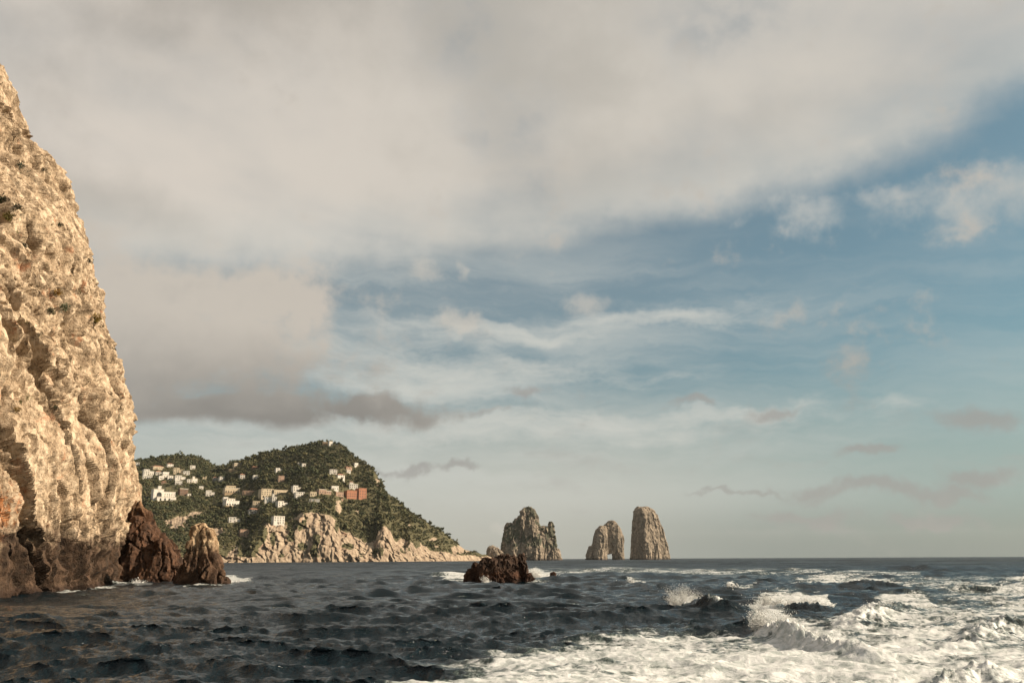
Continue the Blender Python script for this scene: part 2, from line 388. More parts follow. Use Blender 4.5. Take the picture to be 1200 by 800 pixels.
def build_sea():
    half = 35.0
    dense = np.linspace(-half, half, 730)
    coarse = np.linspace(half, 360 - half, 110)[1:-1]
    ang = np.radians(np.concatenate([dense, coarse])); nc = len(ang)
    rad = [7.0]
    while rad[-1] < 70: rad.append(rad[-1] * 1.0052 + 0.002)
    while rad[-1] < 190: rad.append(rad[-1] * 1.0075)
    while rad[-1] < 900: rad.append(rad[-1] * 1.0125)
    while rad[-1] < 1500: rad.append(rad[-1] * 1.03)
    while rad[-1] < 9000: rad.append(rad[-1] * 1.07)
    rad = np.array(rad); nr = len(rad)
    rr, aa = np.meshgrid(rad, ang, indexing='ij'); rr = rr.ravel(); aa = aa.ravel()
    x = rr * np.sin(aa); y = rr * np.cos(aa)
    step = np.gradient(rad); st = np.repeat(step, nc)
    wide = np.abs(((np.degrees(aa) + 180) % 360) - 180) > half + 0.01
    st = np.where(wide, np.maximum(st, rr * 0.045), st)
    bands = [(wave_tile(173, 256, 11, 40, 0.15, R(24), 5, 1, 1.0), 26), (wave_tile(83, 512, 3.0, 11, 0.080, R(-14), 4.0, 2, 1.15), 4.4),
             (wave_tile(37, 512, 0.9, 3.2, 0.074, R(8), 3.0, 3, 1.2), 1.4), (wave_tile(13, 512, 0.25, 1.0, 0.030, R(-6), 1.6, 4, 1.1), 0.36)]
    Dp = np.zeros((len(x), 3))
    for tile, lm in bands:
        f = np.clip(2.2 - st / (lm * 0.42), 0, 1)[:, None]
        Dp += sample(tile, x, y) * f * (1 + (0.9 if lm > 1 else 0) * np.clip((rr - 60) / 160, 0, 1))[:, None]      # rougher out of the lee
    # calmer water in the lee of the cliff
    lee = np.clip(1 - np.hypot((x + 45) / 45, (y - 80) / 70), 0, 1)
    Dp *= (1 - 0.25 * lee)[:, None]
    px, py = project(np.stack([x, y, np.zeros_like(x)], 1)); front = (y > 5) & (~wide)
    px = np.where(front, px, -9999)
    # ragged edges
    wn = np.stack([x * 0.35, y * 0.35, np.zeros_like(x)], 1)
    jx = px + perlin(wn) * 26 * np.clip((py - 656) / 100, 0.05, 1); jy = py + perlin(wn + 40) * 13 * np.clip((py - 656) / 100, 0.05, 1)
    foam = np.zeros_like(x)
    for poly, fe, k in FOAM:
        foam = np.maximum(foam, poly_mask(jx, jy, poly, fe) * k)
    # standing crests of the broken wash
    lift = np.zeros_like(x)
    for pts, hgt, wid in CRESTS:
        Q = np.array([onsea(*p)[:2] for p in pts])
        d = np.full(len(x), 1e9); tt = np.zeros_like(x); L = 0
        tot = sum(np.linalg.norm(Q[i + 1] - Q[i]) for i in range(len(Q) - 1))
        for i in range(len(Q) - 1):
            e = Q[i + 1] - Q[i]; t = np.clip(((x - Q[i, 0]) * e[0] + (y - Q[i, 1]) * e[1]) / (e @ e), 0, 1)
            dd = np.hypot(x - Q[i, 0] - t * e[0], y - Q[i, 1] - t * e[1]); m = dd < d
            tt = np.where(m, (L + t * np.linalg.norm(e)) / tot, tt); d = np.minimum(d, dd); L += np.linalg.norm(e)
        env = np.sin(np.clip(tt, 0.03, 0.97) * np.pi) ** 0.6
        lift += hgt * env * np.exp(-(d / wid) ** 2) * np.clip(0.55 + 0.75 * ridged(np.stack([x, y, 0 * x], 1) * 1.9, 4, 0.6), 0.1, 1.8)
    fz = np.clip(foam, 0, 1) * np.clip(1.5 - rr / 90, 0, 1)
    pn = np.stack([x, y, np.zeros_like(x)], 1)
    churn = fz * (0.09 * fbm(pn * np.array([0.5, 0.9, 1]), 3) + 0.035 * fbm(pn * np.array([1.4, 2.6, 1]), 3) + 0.012 * fbm(pn * 7.0, 2))
    Dp *= (1 - 0.45 * fz)[:, None]
    Dp[:, 2] += lift + churn + fz * 0.05
    # wind-torn whitecaps on the steepest crests
    V = np.stack([x + Dp[:, 0], y + Dp[:, 1], Dp[:, 2]], 1)
    h0 = np.array([[0, 0, 0.0]]); 
    idx = np.arange(nr * nc).reshape(nr, nc)
    a = idx[:-1, :]; b = idx[1:, :]; a2 = np.roll(a, -1, 1); b2 = np.roll(b, -1, 1)
    F = np.stack([a.ravel(), a2.ravel(), b2.ravel(), b.ravel()], 1)[:, ::-1]
    # close the small disc under the boat
    c = len(V); V = np.concatenate([V, [[0, 0, 0]]]); foam = np.append(foam, 0); rr2 = np.append(rr, 0)
    tri = np.stack([idx[0], np.full(nc, c), np.roll(idx[0], -1), np.roll(idx[0], -1)], 1)
    me = np_mesh('sea', V, F)
    add_attr(me, 'foam', foam); add_attr(me, 'open_water', np.clip((rr2 - 60) / 500, 0, 1))
    return me

FOAM = [
 ([(440, 815), (490, 793), (535, 780), (590, 767), (640, 757), (700, 752), (760, 748), (840, 750), (900, 754), (960, 752), (1010, 747), (1060, 742), (1130, 755), (1260, 770), (1260, 830), (440, 830)], 14, 1.0),
 ([(886, 704), (897, 699), (912, 712), (940, 733), (985, 748), (1040, 757), (1045, 780), (930, 768), (870, 752), (893, 738)], 7, 1.25),
 ([(955, 748), (985, 730), (1010, 719), (1050, 700), (1100, 700), (1260, 690), (1260, 800), (1100, 785)], 16, 0.66),
 ([(1000, 716), (1035, 701), (1090, 699), (1095, 712), (1045, 722), (1005, 742), (965, 748)], 6, 1.1),
 ([(590, 669.5), (700, 667), (800, 667), (900, 668), (1000, 670), (1080, 671.5), (1080, 675), (1000, 675), (850, 673.5), (700, 672), (600, 673)], 1.6, 0.57),
 ([(930, 681), (958, 674), (1010, 676), (1060, 682), (1050, 688), (960, 687)], 3, 0.74),
 ([(1110, 684), (1210, 678), (1260, 680), (1260, 703), (1180, 702), (1130, 691)], 4, 0.75),
 ([(892, 697), (940, 696), (976, 702), (972, 709), (930, 708), (898, 706)], 3, 1.2),
 ([(786, 706), (796, 700), (812, 702), (830, 708), (848, 715), (864, 721), (850, 723), (820, 717), (797, 713)], 3, 1.1),
 ([(733, 679), (742, 678), (756, 684), (744, 685)], 1.5, 0.7), ([(852, 686), (858, 681), (864, 687)], 1.5, 1.0), ([(868, 686), (885, 684), (886, 688), (870, 689)], 1.5, 0.9),
 ([(1050, 676), (1260, 676), (1260, 700), (1060, 700)], 6, 0.50),
 ([(655, 712), (668, 709), (680, 712), (668, 714)], 2, 0.5),
 ([(505, 675), (545, 671), (566, 678), (582, 682), (560, 684), (525, 681)], 2.2, 0.95), ([(614, 671), (628, 667), (655, 675), (650, 681), (616, 681)], 2.0, 1.1),
 ([(105, 688), (150, 681), (150, 685), (108, 693)], 2, 0.72), ([(150, 675), (160, 676), (176, 684), (160, 687), (150, 684)], 2, 1.0), ([(262, 678), (275, 677), (292, 681), (275, 684), (262, 685)], 2, 0.95),
 ([(60, 694), (100, 691), (100, 695), (62, 699)], 1.5, 0.62), ([(215, 683), (262, 683), (262, 687), (215, 687)], 1.5, 0.6),
]
CRESTS = [
 ([(778, 716), (805, 716), (840, 722), (866, 726)], 0.55, 0.7), ([(886, 738), (905, 748), (950, 760), (1040, 775)], 0.42, 0.45),
 ([(885, 712), (930, 714), (985, 716)], 0.40, 0.7), ([(1000, 742), (1030, 722), (1080, 716), (1110, 716)], 0.40, 0.8),
 ([(925, 692), (980, 689), (1060, 692)], 0.3, 2.2), ([(1120, 765), (1180, 742), (1230, 735)], 0.35, 0.7),
 ([(1080, 800), (1150, 790), (1220, 805)], 0.30, 0.5), ([(725, 688), (760, 690), (800, 692)], 0.2, 1.8),
]

def sea_material():
    m, n, p, P = new_mat('sea_water')
    foam = n.attr('foam'); far = n.attr('open_water')
    x, y, z = n.sep(P)
    n1 = n.noise(P, 3.2, 5.0, 0.6, 0.4); n2 = n.noise(P, 12.0, 3.0, 0.55); n3 = n.noise(n.comb(x, y * 1.0, 0.0), 0.55, 5.0, 0.62)
    h = n1 * 0.16 + n2 * 0.05
    b1 = n.bump(h, 1.0, 1.0)
    b2 = n.bump(n3 * far, 1.0, 2.2, b1)
    n.link(lin(10, 24, 30), p.inputs['Base Color'])
    gust = n.noise(n.comb(x * 0.010, y * 0.030, 0.0), 1.0, 6.0, 0.68)      # wind patches
    n.link(n.step(far, 0.0, 0.4, 0.06, 0.30) + n.step(gust, 0.35, 0.62) * far * 0.22, p.inputs['Roughness']); p.inputs['IOR'].default_value = 1.333
    n.link(b2, p.inputs['Normal'])
    # foam lace: torn sheets with streaks drawn out along the wash
    q = n.comb(x * 0.38 + y * 0.20, y * 1.15 - x * 0.15, z * 2.0)
    f1 = n.noise(q, 0.75, 9.0, 0.66, 0.9); f2 = n.noise(P, 3.4, 7.0, 0.66, 0.6)
    v1 = n.voro(n.vmath('ADD', P, n.vmath('SCALE', n.noise(P, 1.3, 3.0, col=True), 1.1)), 1.7, 'DISTANCE_TO_EDGE')
    lace = f1 * 0.62 + f2 * 0.38 + n.step(v1, 0.22, 0.0, 0.0, 0.07)
    f0 = n.noise(n.comb(x * 0.22 + y * 0.06, y * 0.5 - x * 0.05, 4.0), 0.6, 4.0, 0.55, 0.5)
    t = foam * 0.57 + (lace - 0.5) * 1.85 + (f0 - 0.5) * 0.85
    fa = n.step(t, 0.30, 0.62) * n.step(foam, 0.02, 0.2)
    thin = n.step(t, 0.10, 0.46) * n.step(foam, 0.05, 0.4) * 0.62           # aerated water between the sheets
    p2 = n.node('ShaderNodeBsdfPrincipled')
    n.link(n.mix(n.step(f2, 0.35, 0.62), lin(144, 150, 148), lin(194, 195, 195)), p2.inputs['Base Color'])
    p2.inputs['Roughness'].default_value = 0.7
    n.link(n.bump(f2 * 0.6 + f1 * 0.4, 0.6, 0.14), p2.inputs['Normal'])
    pm = n.node('ShaderNodeBsdfPrincipled')
    n.link(lin(82, 94, 88), pm.inputs['Base Color']); pm.inputs['Roughness'].default_value = 0.25; n.link(b1, pm.inputs['Normal'])
    mx0 = n.node('ShaderNodeMixShader'); n.link(thin, mx0.inputs[0]); n.t.links.new(p.outputs[0], mx0.inputs[1]); n.t.links.new(pm.outputs[0], mx0.inputs[2])
    mx = n.node('ShaderNodeMixShader'); n.link(fa, mx.inputs[0]); n.t.links.new(mx0.outputs[0], mx.inputs[1]); n.t.links.new(p2.outputs[0], mx.inputs[2])
    out = [k for k in n.t.nodes if k.type == 'OUTPUT_MATERIAL'][0]
    n.t.links.new(mx.outputs[0], out.inputs[0]); return m

sea = link('sea', build_sea(), sea_material())
tag(sea, 'dark choppy sea with white wash in the foreground', kind='structure')

# ------------------------------------------------------------------ the near cliff
def resample(P, n):
    P = np.array(P, float); d = np.concatenate([[0], np.cumsum(np.linalg.norm(np.diff(P, axis=0), axis=1))])
    t = np.linspace(0, d[-1], n); return np.stack([np.interp(t, d, P[:, k]) for k in range(P.shape[1])], 1), t
def smooth_path(P, it):
    P = np.array(P, float)
    for _ in range(it):
        Q = [P[0]]
        for a, b in zip(P[:-1], P[1:]): Q += [a * .75 + b * .25, a * .25 + b * .75]
        Q.append(P[-1]); P = np.array(Q)
    return P

NOSE = onsea(152, 681.5)
SIL = [(690, 154), (650, 156), (620, 160), (600, 165), (578, 167), (560, 163), (540, 158), (510, 157), (490, 159), (470, 156), (450, 147), (430, 139), (400, 129), (380, 124),
       (360, 120), (330, 112), (300, 107), (275, 101), (255, 95), (235, 88), (215, 81), (200, 71), (190, 61), (182, 48), (176, 36), (165, 32), (150, 30), (135, 28), (118, 23), (100, 15), (85, 8), (74, -6), (40, -45), (-60, -120)]
def build_cliff():
    path = [onsea(-160, 712)[:2], onsea(-70, 703)[:2], onsea(0, 698)[:2], onsea(50, 695.5)[:2], onsea(100, 691)[:2], onsea(120, 688.5)[:2], onsea(143, 684)[:2], NOSE[:2]]
    n0 = np.array(NOSE[:2])
    path = [path[0] + np.array([-30, -22.0]), path[0] + np.array([-8, -10.0])] + path + [n0 + (-1.5, 3.5), n0 + (-7, 6.5), n0 + (-20, 9), n0 + (-45, 14)]
    P = smooth_path(path, 2)
    nc, nr = 410, 450
    # denser on the part in view
    Q, t = resample(P, 1200)
    sx, _ = project(np.column_stack([Q, np.zeros(len(Q))])); dens = np.where((sx > -40) & (sx < 175) & (Q[:, 1] < n0[1] + 6), 1.0, 0.22)
    cum = np.cumsum(dens); Q = np.stack([np.interp(np.linspace(cum[0], cum[-1], nc), cum, Q[:, k]) for k in (0, 1)], 1)
    T = np.gradient(Q, axis=0); T /= np.linalg.norm(T, axis=1)[:, None]
    Nn = np.stack([T[:, 1], -T[:, 0]], 1)                     # outward (to +x)
    for _ in range(30): Nn[1:-1] = (Nn[:-2] + Nn[1:-1] * 2 + Nn[2:]) / 4
    Nn /= np.linalg.norm(Nn, axis=1)[:, None]
    zs, xs = [], []
    for y, x in SIL:
        p = at(x, y, NOSE[1] + 1.5); zs.append(p[2]); xs.append(p[0] - NOSE[0])
    zs = np.array(zs); xs = np.array(xs); o = np.argsort(zs); zs, xs = zs[o], xs[o]
    Z = np.concatenate([np.linspace(-2.5, 62, nr - 30), np.linspace(62.5, zs[-1] - 1, 30)])
    sh = np.interp(Z, zs, xs)
    zz, ci = np.meshgrid(Z, np.arange(nc), indexing='ij'); shv = np.repeat(sh, nc); zz = zz.ravel(); ci = ci.ravel()
    base = Q[ci]; nn = Nn[ci]
    V = np.column_stack([base[:, 0] + shv, base[:, 1], zz])
    n3 = np.column_stack([nn, np.full(len(nn), 0.25)]); n3 /= np.linalg.norm(n3, axis=1)[:, None]
    # along-face coordinate, foreshortened from the boat
    s = np.concatenate([[0], np.cumsum(np.linalg.norm(np.diff(Q, axis=0), axis=1))])[ci]
    big = fbm(V / 15.0, 3) * 0.9
    # leaning buttresses and fissures that run down to the right
    wob = fbm(V / 9, 3)[:, None]
    lean = np.column_stack([(s + zz * 0.42) / 7.0, zz / 38.0, np.zeros_like(s)])
    but = ridged(lean + wob * 0.25, 3)
    fis = np.abs(perlin(np.column_stack([(s + zz * 0.50) / 4.4, zz / 50.0, np.full_like(s, 3.3)]) + wob * 0.22))
    fis2 = np.abs(perlin(np.column_stack([(s + zz * 0.38) / 2.4, zz / 14.0, np.full_like(s, 8.3)]) + fbm(V / 3, 3)[:, None] * 0.25))
    L = np.column_stack([V[:, 0] + zz * 0.15, (V[:, 1] + zz * 0.45), zz])       # blocks lean the same way
    f1, f2, hid, tl = cells(L * np.array([0.26, 0.20, 0.055]) + fbm(V / 4.0, 3)[:, None] * 0.16)
    g1, g2, gid, gt = cells(L * np.array([0.75, 0.55, 0.17]) + fbm(V / 1.6, 2)[:, None] * 0.22)
    k1, k2, kid, kt = cells(L * np.array([2.2, 1.6, 0.75]) + fbm(V / 0.8, 2)[:, None] * 0.3)
    led = ((zz + 0.22 * s + fbm(V / 6, 3) * 1.6) / 2.1) % 1.0                    # bedding steps
    ledw = np.clip((24 - zz) / 6, 0, 1) * np.clip((zz - 6) / 4, 0, 1) * np.clip(0.6 + fbm(V / 5, 2) * 1.5, 0, 1)
    rough = np.clip(0.75 + fbm(V / 8 + 9, 2) * 1.2, 0.25, 1.4)                   # smooth slabs and broken ground
    d = big + but * 0.6 - np.exp(-(fis / 0.040) ** 2) * 1.7 - np.exp(-(fis2 / 0.06) ** 2) * 0.65 * rough
    ss = lambda v, e: np.clip(v / e, 0, 1) ** 2 * (3 - 2 * np.clip(v / e, 0, 1))
    d += ((hid - 0.2) * 1.1 + tl * 1.2) * ss(f2 - f1, 0.13)
    d += ((gid - 0.2) * 0.50 + gt * 0.75) * ss(g2 - g1, 0.15) * rough
    d += ((kid - 0.2) * 0.20 + kt * 0.26) * ss(k2 - k1, 0.2) * rough
    d += ledw * (led - 0.5) * 0.35
    d += fbm(V / 0.9, 3) * 0.08
    # notch worn at the waterline
    d -= 0.5 * np.exp(-((zz - 1.0) / 0.8) ** 2)
    d -= d.mean()
    V0 = V + n3 * d[:, None]
    V0[:, 2] += fbm(V / 2.0, 3) * 0.2
    V0[:, 0] -= np.clip((zz - 34) / 16, 0, 1) * np.clip(NOSE[1] - V0[:, 1], 0, 60) * 0.30      # the upper face swings back
    ty = np.array([a for a, _ in SIL], float); tx = np.array([b for _, b in SIL], float); o = np.argsort(ty)
    inv = (Q[:, 1] > NOSE[1] - 14) & (Q[:, 1] < NOSE[1] + 12)
    for _ in range(3):                                                           # bring the outline to the surveyed profile
        px, py = project(V0); PX = px.reshape(nr, nc)[:, inv]; PY = py.reshape(nr, nc)[:, inv]; k = PX.argmax(1); rr_ = np.arange(nr)
        mx, my = PX[rr_, k], PY[rr_, k]
        dl = (np.interp(my, ty[o], tx[o]) - mx) * NOSE[1] / FPX
        dl = np.convolve(np.pad(dl, 7, mode='edge'), np.ones(15) / 15, 'valid')
        V0[:, 0] += np.repeat(dl, nc)
    V = V0
    return np_mesh('cliff', V, grid_faces(nr, nc), False)
LICH = at(-4, 604, 67)
cliff_mat = rock_mat('cliff_limestone', lin(190, 170, 146), lin(144, 124, 101), lin(56, 44, 34), 1.0,
                     stain=(lin(52, 35, 24), 5.0, 1.4, 3.4), lichen=(LICH[0], LICH[1], LICH[2], 1.7), rust=0.55, bump=1.0,
                     scrub=(lin(84, 82, 50), 0.66, 1.4, 14.0))
cliff = link('cliff', build_cliff(), cliff_mat)
tag(cliff, 'tall pale limestone cliff with dark brown tide-stained foot', kind='structure')

# ------------------------------------------------------------------ rocks from lofted sections, fused and roughened
def loft(mb, rows, depth, dratio, corner=0.0, back=0.0, N_=28, shift=0.0, zmin=-3.0, power=0.8):
    """rows: (y, left x, right x) in photograph pixels at `depth`; the section has a prow at `corner` (-1..1) towards the sea."""
    rings = []
    rows = sorted(rows)
    for i, (y, xl, xr) in enumerate(rows):
        a, b = at(xl, y, depth), at(xr, y, depth); cx, hw = (a[0] + b[0]) / 2, (b[0] - a[0]) / 2; z = a[2]
        ring = []
        for k in range(N_):
            th = 2 * math.pi * k / N_; c, s_ = math.cos(th), math.sin(th)
            ex = math.copysign(abs(c) ** power, c); ey = math.copysign(abs(s_) ** power, s_)
            px_ = ex + (corner * (1 - abs(ex)) if s_ < 0 else 0)
            ring.append((cx + px_ * hw, depth + shift + ey * hw * dratio, z))
        rings.append(ring)
    last = [(p[0], p[1], zmin) for p in rings[-1]]
    rings.append(last); rings.reverse()
    mb.ring(rings); return mb
def fuse(mb, voxel):
    me = mb.mesh('tmp'); o = link('tmp', me)
    md = o.modifiers.new('r', 'REMESH'); md.mode = 'VOXEL'; md.voxel_size = voxel
    dg = bpy.context.evaluated_depsgraph_get(); dg.update(); ev = o.evaluated_get(dg).to_mesh()
    V = np.empty(len(ev.vertices) * 3); ev.vertices.foreach_get('co', V); V = V.reshape(-1, 3)
    Nv = np.empty(len(ev.vertices) * 3); ev.vertices.foreach_get('normal', Nv); Nv = Nv.reshape(-1, 3)
    F = np.empty(len(ev.loops), dtype=np.int32); ev.loops.foreach_get('vertex_index', F); F = F.reshape(-1, 4)
    # smooth the normals a little so displacement does not fold
    E = np.concatenate([F[:, [0, 1]], F[:, [1, 2]], F[:, [2, 3]], F[:, [3, 0]]])
    for _ in range(3):
        A = Nv.copy(); np.add.at(A, E[:, 0], Nv[E[:, 1]]); np.add.at(A, E[:, 1], Nv[E[:, 0]])
        Nv = A / np.maximum(np.linalg.norm(A, axis=1), 1e-6)[:, None]
    bpy.data.objects.remove(o); bpy.data.meshes.remove(me)
    return V, Nv, F
def roughen(V, Nv, u, amp, vertical=0.35, block=1.0, seed=0.0):
    """u: size of the main ribs in metres."""
    q = V + seed
    rib = ridged(q / u * np.array([1, 1, vertical]) + fbm(q / u, 2)[:, None] * 0.2, 3)
    f1, f2, hid, tl = cells(q / (u * 0.8) * np.array([1, 1, vertical * 1.2]) + fbm(q / (u * .7), 2)[:, None] * 0.22)
    g1, g2, gid, gt = cells(q / (u * 0.30) * np.array([1, 1, 0.6]) + fbm(q / (u * .3), 2)[:, None] * 0.25)
    crack = np.abs(perlin(q / (u * 0.9) * np.array([1, 1, 0.16]) + 5.5 + fbm(q / u, 2)[:, None] * 0.15))
    ss = lambda v, e: np.clip(v / e, 0, 1) ** 2 * (3 - 2 * np.clip(v / e, 0, 1))
    d = rib * 0.5 + ((hid - 0.2) * 0.6 + tl * 0.8) * ss(f2 - f1, 0.12) * block + ((gid - 0.2) * 0.22 + gt * 0.3) * ss(g2 - g1, 0.15) * block - np.exp(-(crack / 0.05) ** 2) * 0.6
    d += fbm(q / (u * 0.2), 3) * 0.10
    d -= d.mean()
    return V + Nv * (d * amp)[:, None]
def rock(name, mb, voxel, u, amp, mat, vertical=0.35, block=1.0, seed=0.0, smooth=True):
    V, Nv, F = fuse(mb, voxel); V = roughen(V, Nv, u, amp, vertical, block, seed)
    return link(name, np_mesh(name, V, F, False), mat)

spur_mat = rock_mat('spur_rock', lin(176, 154, 126), lin(128, 104, 79), lin(58, 44, 33), 0.8, stain=(lin(62, 43, 31), 3.9, 1.0, 1.2), bump=0.9)
spur_dark = rock_mat('dark_spur_rock', lin(116, 89, 64), lin(86, 63, 44), lin(46, 33, 24), 0.8, stain=(lin(68, 47, 34), 8.6, 1.2, 1.0), bump=0.9)
reef_mat = rock_mat('reef_rock', lin(68, 50, 38), lin(52, 37, 28), lin(30, 22, 17), 0.6, stain=(lin(70, 45, 31), 1.2, 0.8, 0.8), bump=1.0)

m = MB(); loft(m, [(588, 158, 163), (598, 152, 171), (610, 146, 179), (620, 142, 187), (632, 140, 196), (645, 138, 205), (660, 134, 213), (682, 132, 224)], 111, 0.7, 0.1)
tag(rock('rock_spur', m, 0.16, 2.6, 0.75, spur_dark, 0.45, seed=3.0), 'dark brown wedge of rock leaning against the foot of the pale cliff', 'rock')
m = MB(); loft(m, [(613, 235, 240), (617, 230, 244), (625, 224, 248), (640, 221, 252), (655, 217, 256), (668, 213, 261), (683, 207, 267)], 101, 0.75, -0.45)
loft(m, [(640, 217, 222), (655, 213, 226), (683, 204, 236)], 101.5, 0.8, 0)
tag(rock('rock_pinnacle', m, 0.13, 2.2, 0.6, spur_mat, 0.3, seed=9.0), 'pointed rock pinnacle with pale sunlit top beside the dark wedge', 'rock')

m = MB()
loft(m, [(649, 587, 594), (653, 580, 600), (660, 572, 606), (679, 568, 612)], 106, 0.7, 0.0)
loft(m, [(654, 566, 577), (658, 562, 590), (667, 560, 600), (681, 560, 606)], 105.2, 0.7, -0.2)
loft(m, [(650.5, 607, 613), (656, 602, 617), (664, 598, 619), (680, 596, 619)], 106.5, 0.8, 0.3)
loft(m, [(651, 595, 601), (656, 592, 606), (680, 586, 612)], 105.8, 0.8, 0.0)
tag(rock('reef_rock', m, 0.085, 1.0, 0.42, reef_mat, 0.4, seed=21.0), 'jagged dark brown rock jutting from the sea in front of the stacks', 'rock')
def small_rock(rows, depth, seed, label, dr=0.8, u=0.6, amp=0.22):
    m = MB(); loft(m, rows, depth, dr); return tag(rock('reef_rock', m, 0.06, u, amp, reef_mat, 0.5, seed=seed), label, 'rock')
small_rock([(659, 555, 560), (664, 553, 562), (680, 551, 565)], 106.5, 31, 'upright dark lump touching the left side of the jagged reef rock')
small_rock([(667, 548, 551), (671, 546, 556), (680, 543, 560)], 106, 37, 'lowest small dark rock left of the jagged reef rock')
small_rock([(671, 620, 622.5), (674, 617, 624), (682, 614, 626)], 105.5, 41, 'small dark stub at the right foot of the jagged reef rock')
small_rock([(670.5, 647, 650), (672.5, 644.5, 652.5), (680, 643, 654)], 110, 43, 'small rounded dark rock alone in white foam right of the reef')

# ------------------------------------------------------------------ the three sea stacks and the islet
stack_mat = rock_mat('stack_limestone', lin(150, 136, 120), lin(114, 103, 90), lin(70, 64, 57), 9.0, stain=(lin(84, 75, 67), 3.0, 1.5, 3.0), bump=0.35)
stack_scrub = rock_mat('overgrown_stack_limestone', lin(150, 136, 120), lin(114, 103, 90), lin(70, 64, 57), 9.0, stain=(lin(88, 77, 68), 3.0, 1.5, 3.0),
                       scrub=(lin(66, 68, 54), 0.47, 14.0, 18.0), bump=0.35)
m = MB()
loft(m, [(595, 615, 622), (599, 612, 627), (604, 607, 629), (611, 602, 631), (618, 600, 634), (630, 598, 636), (656, 596, 640)], 1620, 0.8, 0.15)
loft(m, [(613, 594, 602), (618, 591, 608), (630, 589, 612), (643, 587, 614), (656, 586, 616)], 1612, 0.9, -0.3)
loft(m, [(617, 631, 639), (621, 626, 642), (632, 624, 645), (656, 622, 647)], 1618, 0.8, 0.1)
loft(m, [(611, 644, 648), (617, 643, 649), (630, 641, 651), (645, 640, 653), (656, 640, 655)], 1622, 1.2, 0.1)
loft(m, [(643, 650, 654), (649, 649, 656), (656, 647, 658.5)], 1622, 0.9, 0.1)
tag(rock('sea_stack', m, 1.4, 15, 4.2, stack_scrub, 0.22, seed=50.0), 'broad craggy sea stack patched with scrub, leftmost of the three stacks', 'sea stack', 'sea stacks on the horizon')
m = MB()
loft(m, [(610, 713, 720), (613, 710, 723), (617, 705, 726), (621, 704, 728), (629, 704, 730.5), (640, 704, 731), (650, 704, 731.5)], 1762, 0.55, -0.2, zmin=at(700, 647.6, 1762)[2])
loft(m, [(616, 703, 709), (620, 699, 711), (628, 695.5, 712), (640, 694, 711.5), (648, 693, 711.4), (656, 692, 711)], 1746, 1.6, -0.1)
loft(m, [(640.5, 689, 697), (646, 688, 700), (656, 686, 704)], 1744, 1.2, -0.2)
loft(m, [(640, 717, 731), (648, 717.2, 731.5), (656, 717.5, 732)], 1762, 0.9, 0)
tag(rock('sea_stack', m, 1.1, 13, 2.6, stack_mat, 0.25, seed=60.0), 'smaller middle sea stack pierced by an arch at the waterline', 'sea stack', 'sea stacks on the horizon')
m = MB()
loft(m, [(593.5, 747, 757), (596, 743.5, 765), (602, 741.5, 770), (610, 740.5, 773), (620, 740, 776.5), (630, 739.5, 779.5), (640, 739, 783), (656, 738, 787)], 1810, 0.85, -0.34, power=1.6)
tag(rock('sea_stack', m, 1.5, 15, 3.0, stack_mat, 0.22, seed=70.0), 'tall smooth-topped sea stack, rightmost of the three stacks', 'sea stack', 'sea stacks on the horizon')
m = MB()
loft(m, [(639, 573.5, 577.5), (642, 571, 583), (647, 570, 589), (656, 569, 593)], 1500, 0.8, -0.2)
tag(rock('rock_islet', m, 0.9, 8, 2.2, stack_mat, 0.4, seed=80.0), 'low pale rock islet between the headland tip and the broad stack', 'rock')

# ------------------------------------------------------------------ the headland
SKY_LINE = [(60, 552), (130, 541), (155, 538), (165, 536), (185, 534), (205, 533.5), (220, 535), (233, 540), (245, 547), (252, 546), (265, 541), (280, 536.5), (300, 531), (320, 527.5), (340, 523), (355, 520),
            (370, 517), (377, 516.5), (388, 519), (395, 521), (400, 525), (405, 529), (412, 536), (420, 540), (430, 544), (436, 552), (440, 558), (444, 562), (446, 573), (452, 578), (460, 584), (468, 590), (475, 597.5),
            (485, 602.5), (493, 607), (505, 614.5), (517, 621), (527, 628), (535, 636), (545, 642.5), (555, 645.5), (565, 648), (572, 650), (580, 654)]
CLIFF_TOP = [(60, 642), (160, 640), (230, 638), (255, 642), (290, 638), (302, 624), (312, 613), (318, 616), (326, 613), (335, 612), (345, 606), (352, 602), (372, 601), (385, 604), (394, 609), (400, 622), (412, 626), (418, 630),
             (430, 636), (440, 633), (444, 622), (450, 616), (457, 622), (463, 634), (475, 637), (481, 629), (490, 634), (505, 645), (520, 647), (540, 650), (555, 651), (570, 653), (580, 655)]
SHORE_Y = [(60, 900), (250, 1010), (330, 1075), (400, 1120), (430, 1138), (446, 1148), (475, 1180), (520, 1240), (570, 1350), (580, 1370)]
DEPTH = [(60, 700), (230, 650), (250, 540), (300, 450), (375, 330), (430, 200), (446, 165), (475, 115), (520, 70), (560, 30), (580, 14)]
_ip = lambda tab, x: np.interp(x, [a for a, _ in tab], [b for _, b in tab])
def dir_az(x): d = pxdir(x, 655.0); return d[0] / d[1]
def px_z(x, y, depth):                       # height of the point seen on row y of column x at that depth
    d = _F[None] * FPX + _RT[None] * (x - 600)[:, None] + _UP[None] * (400 - y)[:, None]
    return CAM[2] + depth * d[:, 2] / d[:, 1]
